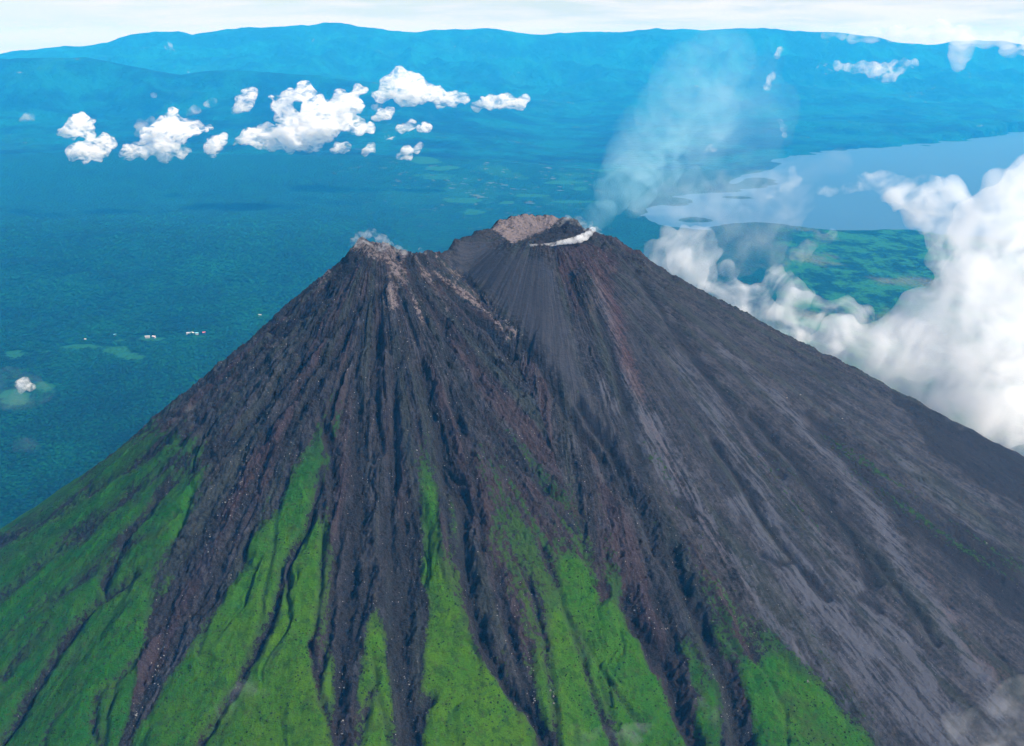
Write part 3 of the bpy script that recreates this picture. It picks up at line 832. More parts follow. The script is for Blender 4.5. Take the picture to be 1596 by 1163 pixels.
    h = g.math('MULTIPLY', h, g.math('MULTIPLY_ADD', rough_, .8, .2))
    hg = g.math('ADD', g.math('MULTIPLY', gr, 2.4), g.math('MULTIPLY', gr2, 5.0))
    hh = g.math('ADD', g.math('MULTIPLY', h, g.math('SUBTRACT', 1.0, vmask)), g.math('MULTIPLY', g.math('ADD', hg, .8), vmask))
    g.bsdf(c, .92, out, g.bump(hh, 1.0, 2.0 * VS), .12)
    return m


ground_mat = make_ground_mat(); hills_mat = make_hills_mat(); water_mat = make_water_mat(); volcano_mat = make_volcano_mat()


# ------------------------------------------------------------------ volcano mesh
def volcano_height(x, y):
    """final height and the painted channels"""
    z0, ha, hb, da, ta, db, tb = base_height(x, y)
    e = 4.0
    zx = base_height(x + e, y)[0] - z0; zy = base_height(x, y + e)[0] - z0
    nx, ny, nz = -zx / e, -zy / e, 1.0
    nl = np.sqrt(nx * nx + ny * ny + 1)
    vx, vy, vz = -x, -y, CAMZ - z0
    vl = np.sqrt(vx * vx + vy * vy + vz * vz)
    face = (nx * vx + ny * vy + nz * vz) / nl / vl
    px, py, _ = project(x, y, z0)
    w = sstep(-.02, .05, face)
    S = lambda c: sample(c, px, py)
    useA = ha > hb - 6
    tA = np.mod(ta - np.pi / 2, 2 * np.pi); tB = np.mod(tb - np.pi / 2, 2 * np.pi)
    u = np.where(useA, tA * 420, tB * 420 + 7000); v = np.where(useA, da, db)
    # general lie of the land where the photograph shows nothing (the far side)
    fbN = fbm(u / 120, v / 900, 61, 4)
    f_veg = sstep(.5, .62, fbN + .5 * sstep(700, 200, z0) - .1) * sstep(1.2, -.2, np.cos(ta))
    f_lit = sstep(.45, .7, fbm(u / 30, v / 700, 63, 3)) * .6
    f_drk = sstep(.5, .7, fbm(u / 22, v / 500, 65, 3)) * .7
    vg = S(veg) * w + f_veg * (1 - w); lt = S(lite) * w + f_lit * (1 - w); dk = S(dark) * w + f_drk * (1 - w)
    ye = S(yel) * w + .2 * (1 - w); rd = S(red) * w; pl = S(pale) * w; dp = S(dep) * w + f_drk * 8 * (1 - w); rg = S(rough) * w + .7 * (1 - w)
    r = np.minimum(da, db)
    ramp = sstep(0, 260, r)
    # relief
    z = z0 - dp * 1.35 * (.35 + .65 * ramp)
    bare = 1 - sstep(.35, .7, vg)
    wob = (fbm(x / 60, y / 60, 71, 3) - .5) * 30 + (fbm(x / 160, y / 160, 72, 3) - .5) * 60
    g1 = ridged((u + wob) / 95, v / 1300, 73, 3, .5) - .55
    g2 = ridged((u + wob * .5) / 26, v / 420, 75, 3, .55) - .55
    g3 = ridged((u + wob * .3) / 8.5, v / 130, 77, 3, .6) - .55
    r2_ = ridged((u + wob * .5) / 26, v / 420, 75, 3, .55); r4_ = ridged((u + wob * 1.4) / 70, v / 700, 93, 4, .55)
    dk = np.maximum(dk, rg * (1 - .6 * sstep(.3, .7, vg)) * np.maximum(.75 * sstep(.46, .34, r2_), 1.0 * sstep(.44, .34, r4_)) * (.3 + .7 * ramp))  # shade painted into the colour along the beds of the relief's gullies
    vg = vg - .25 * rg * sstep(.42, .34, r4_)
    z = z - ramp * 14 * rg * sstep(.50, .32, r4_)
    z = z + ramp * ((g1 - .06) * 32 * (.12 + .88 * rg) + g2 * (19 * rg * (.45 + .55 * bare)) + g3 * (5.0 * rg * (.25 + .75 * bare)))
    z = z + (fbm(x / 26, y / 26, 79, 4, .6) - .5) * 24 * rg * (.3 + .7 * bare) + (fbm(x / 7, y / 7, 81, 3, .6) - .5) * 10 * rg * (.3 + .7 * bare)
    z = z + (vnoise(x / 2.6, y / 2.6, 83) - .5) * 2.4 * rg * bare
    return z, np.stack([vg, ye, lt, dk], -1), np.stack([rd, pl, rg, np.clip(z / 1200, 0, 1)], -1), np.stack([u, v, useA * 50.0], -1)


def cone_z(x, y, fn=None):
    """world height of the cone at world x, y (metres)"""
    h = fn(x / VS, y / VS)[0] if fn else volcano_height(x / VS, y / VS)[0]
    return CAMZ + VS * (h - CAMZ)


def build_volcano():
    OX, OY = -60., 2480.
    th = np.concatenate([np.linspace(R(165), R(375), 1900, endpoint=False), np.linspace(R(375), R(525), 320, endpoint=False)])
    rr = np.concatenate([np.linspace(0, 1500, 900, endpoint=False), np.linspace(1500, 6800, 130)])
    T, Rr = np.meshgrid(th, rr)
    X = OX + Rr * np.cos(T); Y = OY + Rr * np.sin(T)
    Z, pa, pb, fl = volcano_height(X, Y)
    V = (np.stack([X, Y, Z - CAMZ], -1) * VS + np.array([0, 0, CAMZ])).reshape(-1, 3)
    me = np_mesh('volcano', V, grid_quads(len(rr), len(th), True)[:, ::1], volcano_mat, True, {'paint_a': pa.reshape(-1, 4), 'paint_b': pb.reshape(-1, 4), 'flow': fl.reshape(-1, 3)})
    o = link(bpy.data.objects.new('volcano', me))
    tag(o, 'steep twin-peaked volcano cone, bare grey ash above and green grass below', kind='structure')
    return o


build_volcano()
build_land()
# lake
lx = np.linspace(900, 16000, 60); ly = np.linspace(7500, 21000, 60)
LX, LY = np.meshgrid(lx, ly)
o = link(bpy.data.objects.new('water', np_mesh('water', np.stack([LX, LY, np.full_like(LX, LAKE_Z)], -1).reshape(-1, 3), grid_quads(60, 60), water_mat, True)))
tag(o, 'pale blue lake between the plain and the mountains', kind='structure')



def sub_ico(n):
    bm = bmesh.new(); bmesh.ops.create_icosphere(bm, subdivisions=n, radius=1.0)
    V = np.array([v.co[:] for v in bm.verts]); Fc = np.array([[v.index for v in f.verts] for f in bm.faces]); bm.free()
    return V, Fc


def scatter_mesh(name, P, Rad, squash, mt, seed, base=None, jitter=.22, attr=None, rot=True):
    """many copies of a small lumpy form in one mesh: P (n,3), Rad (n,)"""
    rng = np.random.default_rng(seed)
    V, Fc = base if base else sub_ico(1)
    n = len(P); k = len(V)
    a = rng.random(n) * 6.283; c, s_ = np.cos(a)[:, None], np.sin(a)[:, None]
    Vx = V[None, :, 0] * c - V[None, :, 1] * s_; Vy = V[None, :, 0] * s_ + V[None, :, 1] * c; Vz = np.repeat(V[None, :, 2], n, 0)
    j = 1 + (rng.random((n, k)) - .5) * 2 * jitter
    sq = squash * (1 + (rng.random(n) - .5) * .5)
    W = np.stack([P[:, 0:1] + Vx * j * Rad[:, None], P[:, 1:2] + Vy * j * Rad[:, None], P[:, 2:3] + Vz * j * (Rad * sq)[:, None]], -1).reshape(-1, 3)
    Q = (Fc[None] + (np.arange(n) * k)[:, None, None]).reshape(-1, 3)
    t = np.repeat(rng.random(n), k)
    at = {'tint': np.stack([t, t, t, t], -1)}
    return np_mesh(name, W, Q, mt, True, at)


def make_canopy_mat():
    m, nt, out = mat('canopy'); g = N(nt)
    geo = nd(nt, 'ShaderNodeNewGeometry').outputs['Position']
    t = g.attr('tint', 'Fac')
    n = g.noise(geo, 1 / 420.0, 6, .65); n2 = g.noise(g.scale(geo, (1, .6, 1)), 1 / 1500.0, 4, .6)
    c = g.mix(g.math('ADD', g.math('ADD', g.math('MULTIPLY', t, .6), g.math('MULTIPLY', g.math('SUBTRACT', n, .5), 1.8)), g.math('MULTIPLY', g.math('SUBTRACT', n2, .5), 1.2), clamp=True), (.001, .013, .010), (.004, .074, .022))
    g.bsdf(c, .9, out, g.bump(g.noise(geo, 1 / 3.0, 3, .6), .8, 2.0), .1)
    return m


def build_forest():
    rng = np.random.default_rng(11)
    s0 = 13.0
    xs = np.arange(-5600, 200, s0); ys = np.arange(2300, 9200, s0)
    X, Y = np.meshgrid(xs, ys); X = X.ravel(); Y = Y.ravel()
    sp = s0 * (1 + .9 * sstep(3000, 9000, Y))
    keep = rng.random(len(X)) < (s0 / sp) ** 2
    X, Y, sp = X[keep], Y[keep], sp[keep]
    X = X + (rng.random(len(X)) - .5) * sp; Y = Y + (rng.random(len(X)) - .5) * sp
    Z, lk = terrain(X, Y)
    px, py, _ = project(X, Y, Z)
    k = (px > -70) & (px < 620) & (rng.random(len(px)) < sstep(310, 440, py)) & (py < 860)
    k &= cone_z(X, Y, base_height) < Z - 5
    line = np.interp(px, [-80, 0, 100, 300, 540, 620], [870, 820, 752, 612, 385, 385]) + 40
    k &= py < line
    w = (fbm(X / 300, Y / 300, 51, 4) - .5)
    md = np.zeros_like(X)
    for (a, b, rx, ry, v) in MEADOWS:
        if v < .45: continue
        e = ((px - a - w * rx * .9) / rx) ** 2 + ((py - b - w * ry * 1.2) / ry) ** 2
        md = np.maximum(md, sstep(1.2, .9, e))
    k &= rng.random(len(X)) > md * 1.05
    X, Y, Z, sp = X[k], Y[k], Z[k], sp[k]
    Rad = sp * (.42 + .42 * rng.random(len(X)) ** 1.5)
    V, Fc = sub_ico(1)
    low = V[:, 2] < -.3
    up = ~np.any(low[Fc], axis=1)
    idx = np.unique(Fc[up]); rem = -np.ones(len(V), int); rem[idx] = np.arange(len(idx))
    base = (V[idx], rem[Fc[up]])
    me = scatter_mesh('rainforest', np.stack([X, Y, Z + Rad * .35], -1), Rad, .9, make_canopy_mat(), 5, base, .16)
    o = link(bpy.data.objects.new('rainforest', me))
    tag(o, 'dense rainforest canopy covering the valley left of the volcano', kind='stuff')
    print('crowns', len(X))


build_forest()



# ------------------------------------------------------------------ boulders, shrubs, houses
def surface(x, y): return cone_z(np.asarray(x, float), np.asarray(y, float))


def ray_hit(px, py, fn, y0, y1, n=400):
    """where the line of sight of a photograph point meets the height field fn"""
    px = np.atleast_1d(np.asarray(px, float)); py = np.atleast_1d(np.asarray(py, float))
    ys = np.linspace(y0, y1, n)
    hit = np.full(len(px), np.nan)
    for Y_ in ys:
        X_, _, Z_ = unproject(px, py, Y_)
        h = fn(X_, np.full_like(px, Y_))
        k = np.isnan(hit) & (h > Z_)
        hit[k] = Y_
    X_, _, _z = unproject(px, py, hit)
    ok = ~np.isnan(hit)
    return X_[ok], hit[ok], ok


def rock_mesh(name, seed, mt):
    V, Fc = sub_ico(2)
    r = np.random.default_rng(seed)
    V = V * (1 + .45 * (vnoise3(V * 1.4 + seed * 3.1, seed) - .5) + .25 * (vnoise3(V * 3.3 + seed, seed + 1) - .5))[:, None]
    for k in range(7):                      # broken flat faces
        n = r.normal(size=3); n /= np.linalg.norm(n); d = V @ n; lim = .62 + .2 * r.random()
        V = V - np.outer(np.maximum(0, d - lim), n)
    return np_mesh(name, V * np.array([1, .8, .7]), Fc, mt, False)


def make_stone_mat():
    m, nt, out = mat('pale_stone'); g = N(nt)
    p = nd(nt, 'ShaderNodeTexCoord').outputs['Object']
    n = g.noise(p, 2.2, 6, .65)
    g.bsdf(g.mix(g.rng(n, .35, .65), (.07, .07, .07), (.24, .235, .235)), .9, out, g.bump(n, .8, .3), .2)
    return m


stone_mat = make_stone_mat()
rng = np.random.default_rng(77)
ROCKME = [rock_mesh('boulder', k + 3, stone_mat) for k in range(4)]
bp = []; bl_ = []
for (x0, y0, x1, y1, sp, n, lab_) in (
        (390, 690, 375, 750, 10, 12, 'in the upper reddish part of the left ravine'),
        (378, 750, 350, 800, 12, 22, 'in the purple middle part of the left ravine'),
        (330, 830, 300, 900, 10, 8, 'in the narrow part of the left ravine'),
        (262, 990, 240, 1060, 12, 14, 'in the lower grey bed of the left ravine'),
        (240, 1060, 205, 1130, 10, 10, 'at the foot of the left ravine'),
        (534, 1050, 534, 1150, 5, 14, 'in the dark gully between the two lowest grass strips'),
        (632, 1040, 630, 1100, 9, 8, 'in the wide dark channel left of the big grass wedge'),
        (985, 940, 1035, 985, 12, 14, 'in the black lava hollow right of the grass'),
        (778, 495, 818, 528, 5, 16, 'at the lower tip of the pale rock ribs below the saddle'),
        (600, 430, 690, 760, 60, 16, 'on the rocky slope straight below the left summit'),
        (520, 560, 760, 880, 60, 14, 'on the bare mid slope above the grass'),
        (824, 1015, 834, 1110, 3, 12, 'in the thin pale streak through the bottom grass'),
        (862, 1075, 866, 1110, 3, 7, 'in the short gully beside the thin pale streak'),
        (1200, 600, 1500, 900, 120, 8, 'alone on the smooth right flank'),
        (1105, 1030, 1140, 1130, 14, 10, 'in the black gully at the right end of the grass'),
        (1255, 1060, 1262, 1070, 4, 3, 'on the reddish edge where grass meets ash')):
    t = rng.random(n)
    bp += [(x0 + (x1 - x0) * k + rng.normal() * sp * .5, y0 + (y1 - y0) * k + rng.normal() * sp * .5) for k in t]; bl_ += [lab_] * n
bp = np.array(bp)
bx, by, ok = ray_hit(bp[:, 0], bp[:, 1], surface, 620, 1480, 600)
bz = surface(bx, by); bl_ = [l for l, k in zip(bl_, ok) if k]
for i in range(len(bx)):
    o = link(bpy.data.objects.new('boulder', ROCKME[i % 4]))
    s_ = .5 + .95 * rng.random() ** 2
    o.location = (bx[i], by[i], bz[i] + s_ * .25); o.scale = (s_, s_, s_); o.rotation_euler = (rng.random() * .6, rng.random() * .6, rng.random() * 6.28)
    tag(o, 'pale boulder ' + bl_[i], 'boulder', 'pale boulders ' + bl_[i])


def build_shrubs():
    r = np.random.default_rng(5)
    n = 46000
    X = r.uniform(-1300, 1000, n) * VS; Y = r.uniform(1150, 2300, n) * VS
    z0 = cone_z(X, Y, base_height)
    px, py, _ = project(X, Y, z0)
    v = sample(veg, px, py)
    k = (v > .62) & (px > -80) & (px < 1500) & (py > 600) & (py < 1230) & (r.random(n) < .35 + .65 * (fbm(X / 22, Y / 22, 91, 3) > .5))
    X, Y = X[k], Y[k]
    Z = surface(X, Y)
    rad = .35 + .85 * r.random(len(X)) ** 3
    m, nt, out = mat('shrub_leaves'); g = N(nt)
    t = g.attr('tint', 'Fac')
    g.bsdf(g.mix(t, (.004, .022, .004), (.022, .040, .012)), .9, out, None, .1)
    me = scatter_mesh('shrubs', np.stack([X, Y, Z + rad * .3], -1), rad, .8, m, 9, None, .3)
    o = link(bpy.data.objects.new('shrubs', me)); tag(o, 'dark low shrubs dotted over the grassy slopes', kind='stuff')


build_shrubs()


def flat(name, col, rough_=.8):
    m, nt, out = mat(name); g = N(nt)
    p = nd(nt, 'ShaderNodeTexCoord').outputs['Object']
    g.bsdf(g.mix(g.noise(p, 3.0, 4, .6), tuple(c * .8 for c in col), col), rough_, out)
    return m


WALL = flat('whitewash', (.34, .33, .33)); GLASS = flat('dark_window', (.03, .04, .05), .2)


def bx_(bm, x0, x1, y0, y1, z0, z1):
    vs_ = [bm.verts.new((x, y, z)) for z in (z0, z1) for y in (y0, y1) for x in (x0, x1)]
    for f in ((0, 2, 3, 1), (4, 5, 7, 6), (0, 1, 5, 4), (2, 6, 7, 3), (0, 4, 6, 2), (1, 3, 7, 5)): bm.faces.new([vs_[k] for k in f])


def bmo(name, bm, mt, parent):
    me = bpy.data.meshes.new(name); bm.to_mesh(me); bm.free(); me.materials.append(mt)
    return link(bpy.data.objects.new(name, me), parent)


def house(px, py, L_, W_, H_, rot, roofcol, label):
    L_, W_, H_ = L_ * .7, W_ * .7, H_ * .8
    x, y, ok_ = ray_hit([px], [py], lambda a, b: terrain(a, b)[0] + 4, 2600, 9000, 900)
    x, y = float(x[0]), float(y[0]); z = float(terrain(np.array([x]), np.array([y]))[0][0]) + 6
    r = bpy.data.objects.new('house', None); link(r); r.location = (x, y, z); r.rotation_euler = (0, 0, rot)
    tag(r, label, 'house', 'buildings in the forest clearings')
    bm = bmesh.new(); bx_(bm, -L_ / 2, L_ / 2, -W_ / 2, W_ / 2, -8, H_)
    a = [bm.verts.new(p) for p in ((-L_ / 2, -W_ / 2, H_), (-L_ / 2, W_ / 2, H_), (-L_ / 2, 0, H_ + W_ * .28))]; bm.faces.new(a)
    a = [bm.verts.new(p) for p in ((L_ / 2, -W_ / 2, H_), (L_ / 2, W_ / 2, H_), (L_ / 2, 0, H_ + W_ * .28))]; bm.faces.new(a)
    bmo('wall', bm, WALL, r)
    bm = bmesh.new(); e = 1.5; t = .5
    for sg in (-1, 1):
        P = [(-L_ / 2 - e, sg * (W_ / 2 + e), H_ - .4), (L_ / 2 + e, sg * (W_ / 2 + e), H_ - .4), (L_ / 2 + e, 0, H_ + W_ * .28 + .3), (-L_ / 2 - e, 0, H_ + W_ * .28 + .3)]
        lo = [bm.verts.new(p) for p in P]; hi = [bm.verts.new((p[0], p[1], p[2] + t)) for p in P]
        bm.faces.new(lo); bm.faces.new(hi)
        for k in range(4): bm.faces.new((lo[k], lo[(k + 1) % 4], hi[(k + 1) % 4], hi[k]))
    bmesh.ops.recalc_face_normals(bm, faces=bm.faces)
    bmo('roof', bm, flat('roofing', roofcol, .5), r)
    nwin = max(2, int(L_ / 7))
    for k in range(nwin):
        xx = -L_ / 2 + (k + .5) * L_ / nwin
        bm = bmesh.new(); bx_(bm, xx - 1, xx + 1, -W_ / 2 - .12, -W_ / 2 + .1, 1.6, 3.2); bmo('window', bm, GLASS, r)


WHT = (.38, .39, .40)
for a in ((230, 526, 34, 15, 5, .15, WHT, 'long white-roofed building in the green clearing, left of the others'),
          (240, 526, 24, 14, 5, -.3, (.70, .62, .62), 'pinkish-roofed building touching the long white-roofed one'),
          (294, 521, 30, 16, 6, .3, WHT, 'largest white building of the right-hand clearing'),
          (301, 520, 20, 12, 5, -.5, (.75, .76, .72), 'small pale building between the largest white one and the light blue roof'),
          (307, 521, 20, 12, 5, .1, (.25, .62, .72), 'small building with a light blue roof'),
          (318, 520, 20, 12, 5, .2, (.70, .16, .18), 'small building with a red roof'),
          (180, 523, 20, 11, 5, .0, (.20, .55, .68), 'lone building with a blue roof at the forest edge'),
          (133, 531, 12, 9, 6, .4, (.65, .62, .60), 'tiny pale hut beside the thin forest track'),
          (405, 492, 24, 10, 4, .0, WHT, 'white shed close to the left flank of the volcano')):
    house(*a)

# ------------------------------------------------------------------ clouds and steam
def vol_mat(name, dens, scale, lo, hi, step, color=(1, 1, 1, 1), aniso=0.0, stretch=(1, 1, 1), detail=5.0, dist=.6, fade=None):
    m, nt, out = mat(name); g = N(nt)
    tc = nd(nt, 'ShaderNodeNewGeometry').outputs['Position']
    n = g.noise(g.scale(tc, stretch), scale, detail, .6, dist)
    f = g.rng(n, lo, hi)
    if fade:            # smoke thins as it rises
        zz = nd(nt, 'ShaderNodeSeparateXYZ'); g.L(tc, zz.inputs[0])
        f = g.math('MULTIPLY', f, g.rng(zz.outputs['Z'], fade[0], fade[1], 1.0, fade[2]))
    v = nd(nt, 'ShaderNodeVolumePrincipled')
    v.inputs['Color'].default_value = color
    v.inputs['Absorption Color'].default_value = (1, 1, 1, 1)
    v.inputs['Anisotropy'].default_value = aniso
    nt.links.new(g.math('MULTIPLY', f, dens), v.inputs['Density'])
    nt.links.new(v.outputs[0], out.inputs['Volume'])
    m.cycles.volume_step_rate = step
    return m


M_CUM = vol_mat('cumulus', .027, 1 / 78.0, .43, .66, .16, detail=9.0, dist=1.2, stretch=(.8, 1, 1.5), aniso=-.28)
M_THIN = vol_mat('thin_cloud', .0075, 1 / 150.0, .44, .70, .3, detail=8.0)
M_BANK = vol_mat('cloud_bank', .022, 1 / 85.0, .34, .68, .10, detail=9.0, dist=1.2, aniso=-.28)
M_SMALL = vol_mat('little_cloud', .050, 1 / 32.0, .42, .66, .15, detail=7.0)
M_LOW = vol_mat('low_mist', .0004, 1 / 600.0, .34, .68, .3, stretch=(1, 1, 3), detail=7.0, dist=1.0)
M_TORN = vol_mat('torn_cloud', .022, 1 / 75.0, .42, .66, .14, detail=8.0, dist=1.4, aniso=-.28)
M_WISP = vol_mat('wisp', .0050, 1 / 90.0, .42, .70, .2, detail=8.0)
M_STEAM = vol_mat('veil', .0011, 1 / 110.0, .36, .72, .2, detail=6.0)
M_PLUME = vol_mat('smoke', .0090, 1 / 80.0, .36, .76, .2, stretch=(1, 1, .8), color=(.45, .84, 1, 1), detail=7.0, dist=1.2, fade=(1320, 1500, .26))
M_DRIFT = vol_mat('drifting_smoke', .0022, 1 / 120.0, .34, .74, .2, color=(.55, .88, 1, 1), detail=6.0, dist=1.2, fade=(1350, 1640, .3))
M_PUFF = vol_mat('white_steam', .20, 1 / 6.5, .34, .62, .2, detail=6.0)
M_MIST = vol_mat('mist', .008, 1 / 26.0, .42, .72, .2, detail=7.0)
M_FUME = vol_mat('fume', .040, 1 / 9.0, .42, .66, .15, detail=7.0)
M_FAR = vol_mat('far_cloud', .0022, 1 / 500.0, .34, .56, .25, stretch=(1, 1, 2.5))
ICO2 = sub_ico(2)


def cloud(name, label, cat, blobs, Y, mt, depth=1.0, group=None, disp=.35, flat=.8, seed=1, yoff=None, kind=None):
    """blobs: (px, py, radius px [, extra distance]) -> one closed lumpy hull"""
    rng = np.random.default_rng(seed)
    Vs, Fs = [], []; n = 0; rs = []; cs = []
    for b in blobs:
        px, py, r = b[:3]; dy = b[3] if len(b) > 3 else (rng.random() - .5) * 1.2 * r * Y / F
        x, y, z = unproject(px, py, Y + dy)
        rr = r * (Y + dy) / F * 1.04 * (1.36 if mt == M_CUM else 1.30 if mt in (M_BANK, M_TORN) else 1.15)
        rs.append(rr); cs.append((x, y, z))
        V = ICO2[0] * np.array([1, depth, flat]) * rr + np.array([x, y, z])
        Vs.append(V); Fs.append(ICO2[1] + n); n += len(V)
    V = np.concatenate(Vs); Q = np.concatenate(Fs)
    c0 = np.array([V[:, 0].mean(), V[:, 1].mean(), V[:, 2].min()])
    me = np_mesh(name, V - c0, Q, mt, True)
    tmp_o = bpy.data.objects.new('tmp_cloud', me); scene.collection.objects.link(tmp_o)
    md = tmp_o.modifiers.new('r', 'REMESH'); md.mode = 'VOXEL'
    vs_ = max(min(rs) / 3.5, max(rs) / 14.0); md.voxel_size = vs_
    dg = bpy.context.evaluated_depsgraph_get()
    me2 = bpy.data.meshes.new_from_object(tmp_o.evaluated_get(dg))
    bpy.data.objects.remove(tmp_o); bpy.data.meshes.remove(me)
    nv = len(me2.vertices)
    co = np.empty(nv * 3, np.float32); me2.vertices.foreach_get('co', co); co = co.reshape(-1, 3).astype(float)
    no = np.empty(nv * 3, np.float32); me2.vertices.foreach_get('normal', no); no = no.reshape(-1, 3)
    rm = float(np.percentile(rs, 30)); w = co + c0
    dsp = ((vnoise3(w / (rm * .9), seed) - .5) * 1.0 + (vnoise3(w / (rm * .42), seed + 1) - .5) * .6 + (vnoise3(w / (rm * .2), seed + 2) - .5) * .3) * rm * disp * 2
    co = co + no * dsp[:, None]
    # close up any folds the displacement made
    me2.vertices.foreach_set('co', co.astype(np.float32).ravel()); me2.update()
    tmp_o = bpy.data.objects.new('tmp_cloud', me2); scene.collection.objects.link(tmp_o)
    md = tmp_o.modifiers.new('r', 'REMESH'); md.mode = 'VOXEL'; md.voxel_size = vs_ * .9; md.use_smooth_shade = True
    dg = bpy.context.evaluated_depsgraph_get()
    me3 = bpy.data.meshes.new_from_object(tmp_o.evaluated_get(dg))
    bpy.data.objects.remove(tmp_o); bpy.data.meshes.remove(me2); me2 = me3
    # drop crumbs: keep pieces of a fair size only
    bm = bmesh.new(); bm.from_mesh(me2); bm.verts.ensure_lookup_table()
    seen = set(); isl = []
    for v0 in bm.verts:
        if v0.index in seen: continue
        st = [v0]; seen.add(v0.index); comp = []
        while st:
            v = st.pop(); comp.append(v)
            for e in v.link_edges:
                q = e.other_vert(v)
                if q.index not in seen: seen.add(q.index); st.append(q)
        isl.append(comp)
    big_ = max(len(c) for c in isl)
    kill = [v for c in isl if len(c) < big_ for v in c]
    if kill: bmesh.ops.delete(bm, geom=kill, context='VERTS')
    bm.to_mesh(me2); bm.free()
    me2.name = name
    me2.materials.clear(); me2.materials.append(mt); me2.update()
    o = link(bpy.data.objects.new(name, me2)); o.location = c0
    tag(o, label, cat, group, kind)
    return o


G1 = 'small white clouds over the far valley'
Cl = [
    ('thin slanting cloud wisp at the far left of the valley', [(38, 188, 8), (46, 182, 9), (54, 176, 7)], 9000, M_THIN),
    ('ragged small cloud with two lobes, leftmost puff above the valley', [(108, 207, 11), (120, 200, 14), (130, 190, 13), (137, 206, 11), (98, 210, 6)], 9000, M_CUM),
    ('rounded puffy cloud just below the leftmost ragged cloud', [(118, 240, 11), (135, 237, 14), (150, 232, 16), (163, 222, 12), (168, 213, 8), (150, 246, 9)], 8800, M_CUM),
    ('pointed cloud shaped like a leaning sail, second large one from the left', [(204, 239, 11), (222, 232, 15), (240, 218, 18), (258, 200, 18), (268, 184, 12), (272, 175, 8), (280, 205, 18), (300, 203, 14), (318, 201, 9), (262, 225, 15), (285, 235, 10), (258, 244, 10), (325, 200, 7)], 9000, M_CUM),
    ('faint small puff left of the sail-shaped cloud', [(218, 195, 10), (222, 206, 9), (234, 188, 6)], 9300, M_THIN),
    ('small round puff right of the sail-shaped cloud', [(330, 230, 12), (337, 220, 11), (346, 216, 8), (326, 238, 8)], 9000, M_CUM),
    ('small upright puff high above the gap between the two big clouds', [(376, 168, 9), (382, 157, 11), (390, 147, 9), (395, 142, 6), (370, 172, 6)], 9800, M_CUM),
    ('tiny upright puff above the sail-shaped cloud', [(297, 178, 7), (302, 171, 8), (296, 186, 5)], 9600, M_THIN),
    ('tiny puff between the sail-shaped cloud and the upright puff', [(326, 163, 7), (331, 158, 6)], 9800, M_THIN),
    ('tiny faint wisp above and left of the sail-shaped cloud', [(240, 148, 5), (250, 144, 5)], 10500, M_THIN),
    ('largest white cloud of the valley, a wide ragged heap', [(378, 222, 11), (395, 218, 15), (418, 215, 17), (440, 212, 19), (462, 208, 22), (488, 208, 24), (505, 195, 22), (480, 190, 20), (455, 185, 17), (440, 165, 14), (447, 150, 13), (470, 150, 13), (478, 138, 9), (500, 178, 22), (525, 172, 19), (545, 160, 15), (556, 145, 10), (530, 150, 9), (530, 190, 18), (552, 198, 13), (568, 202, 9), (470, 228, 12), (450, 227, 12), (490, 228, 10), (423, 150, 6)], 9200, M_CUM),
    ('little puff under the right end of the largest cloud', [(520, 234, 6), (532, 230, 9), (542, 226, 6)], 9200, M_CUM),
    ('broad white cloud with a peaked top, upper middle of the valley', [(594, 148, 9), (603, 132, 12), (618, 121, 12), (625, 112, 8), (636, 130, 17), (655, 141, 16), (625, 146, 15), (673, 150, 15), (690, 154, 15), (708, 152, 12), (720, 152, 9), (640, 152, 12), (703, 163, 8)], 10000, M_CUM),
    ('flat chain of three puffs to the right of the peaked cloud', [(742, 165, 6), (755, 161, 9), (768, 160, 9), (782, 160, 12), (795, 160, 10), (808, 161, 10), (816, 157, 7)], 10000, M_CUM),
    ('small puff between the largest cloud and the peaked cloud', [(588, 184, 7), (598, 178, 9), (605, 173, 6)], 9600, M_CUM),
    ('faint scrap just above the small middle puff', [(584, 168, 6), (592, 165, 6)], 9600, M_THIN),
    ('tiny oval puff below the peaked cloud, left of its twin', [(624, 200, 7), (634, 196, 8), (640, 192, 6)], 9400, M_CUM),
    ('tiny oval puff below the peaked cloud, right of its twin', [(657, 200, 6), (664, 198, 7)], 9400, M_CUM),
    ('tiny flat scrap left of the two oval puffs', [(604, 214, 5), (611, 213, 5)], 9300, M_CUM),
    ('tiny ragged scrap right of the largest cloud', [(568, 238, 5), (576, 233, 7), (580, 226, 5)], 9200, M_CUM),
    ('small hooked puff lowest in the middle of the valley', [(628, 243, 8), (634, 234, 6), (638, 246, 6)], 9100, M_CUM),
    ('small puff beside the hooked puff', [(648, 232, 7), (655, 228, 6)], 9150, M_CUM),
    ('tiny white cloud caught on the left mountain ridge', [(264, 72, 6), (268, 80, 6), (273, 83, 4)], 15500, M_THIN),
]
for i, (lab, bl, Yd, mt) in enumerate(Cl):
    cloud('cloud', lab, 'cloud', bl, Yd, mt, 1.0, G1, .48, .66, 100 + i * 7)
G2 = 'thin clouds hanging over the lake and far mountains on the right'
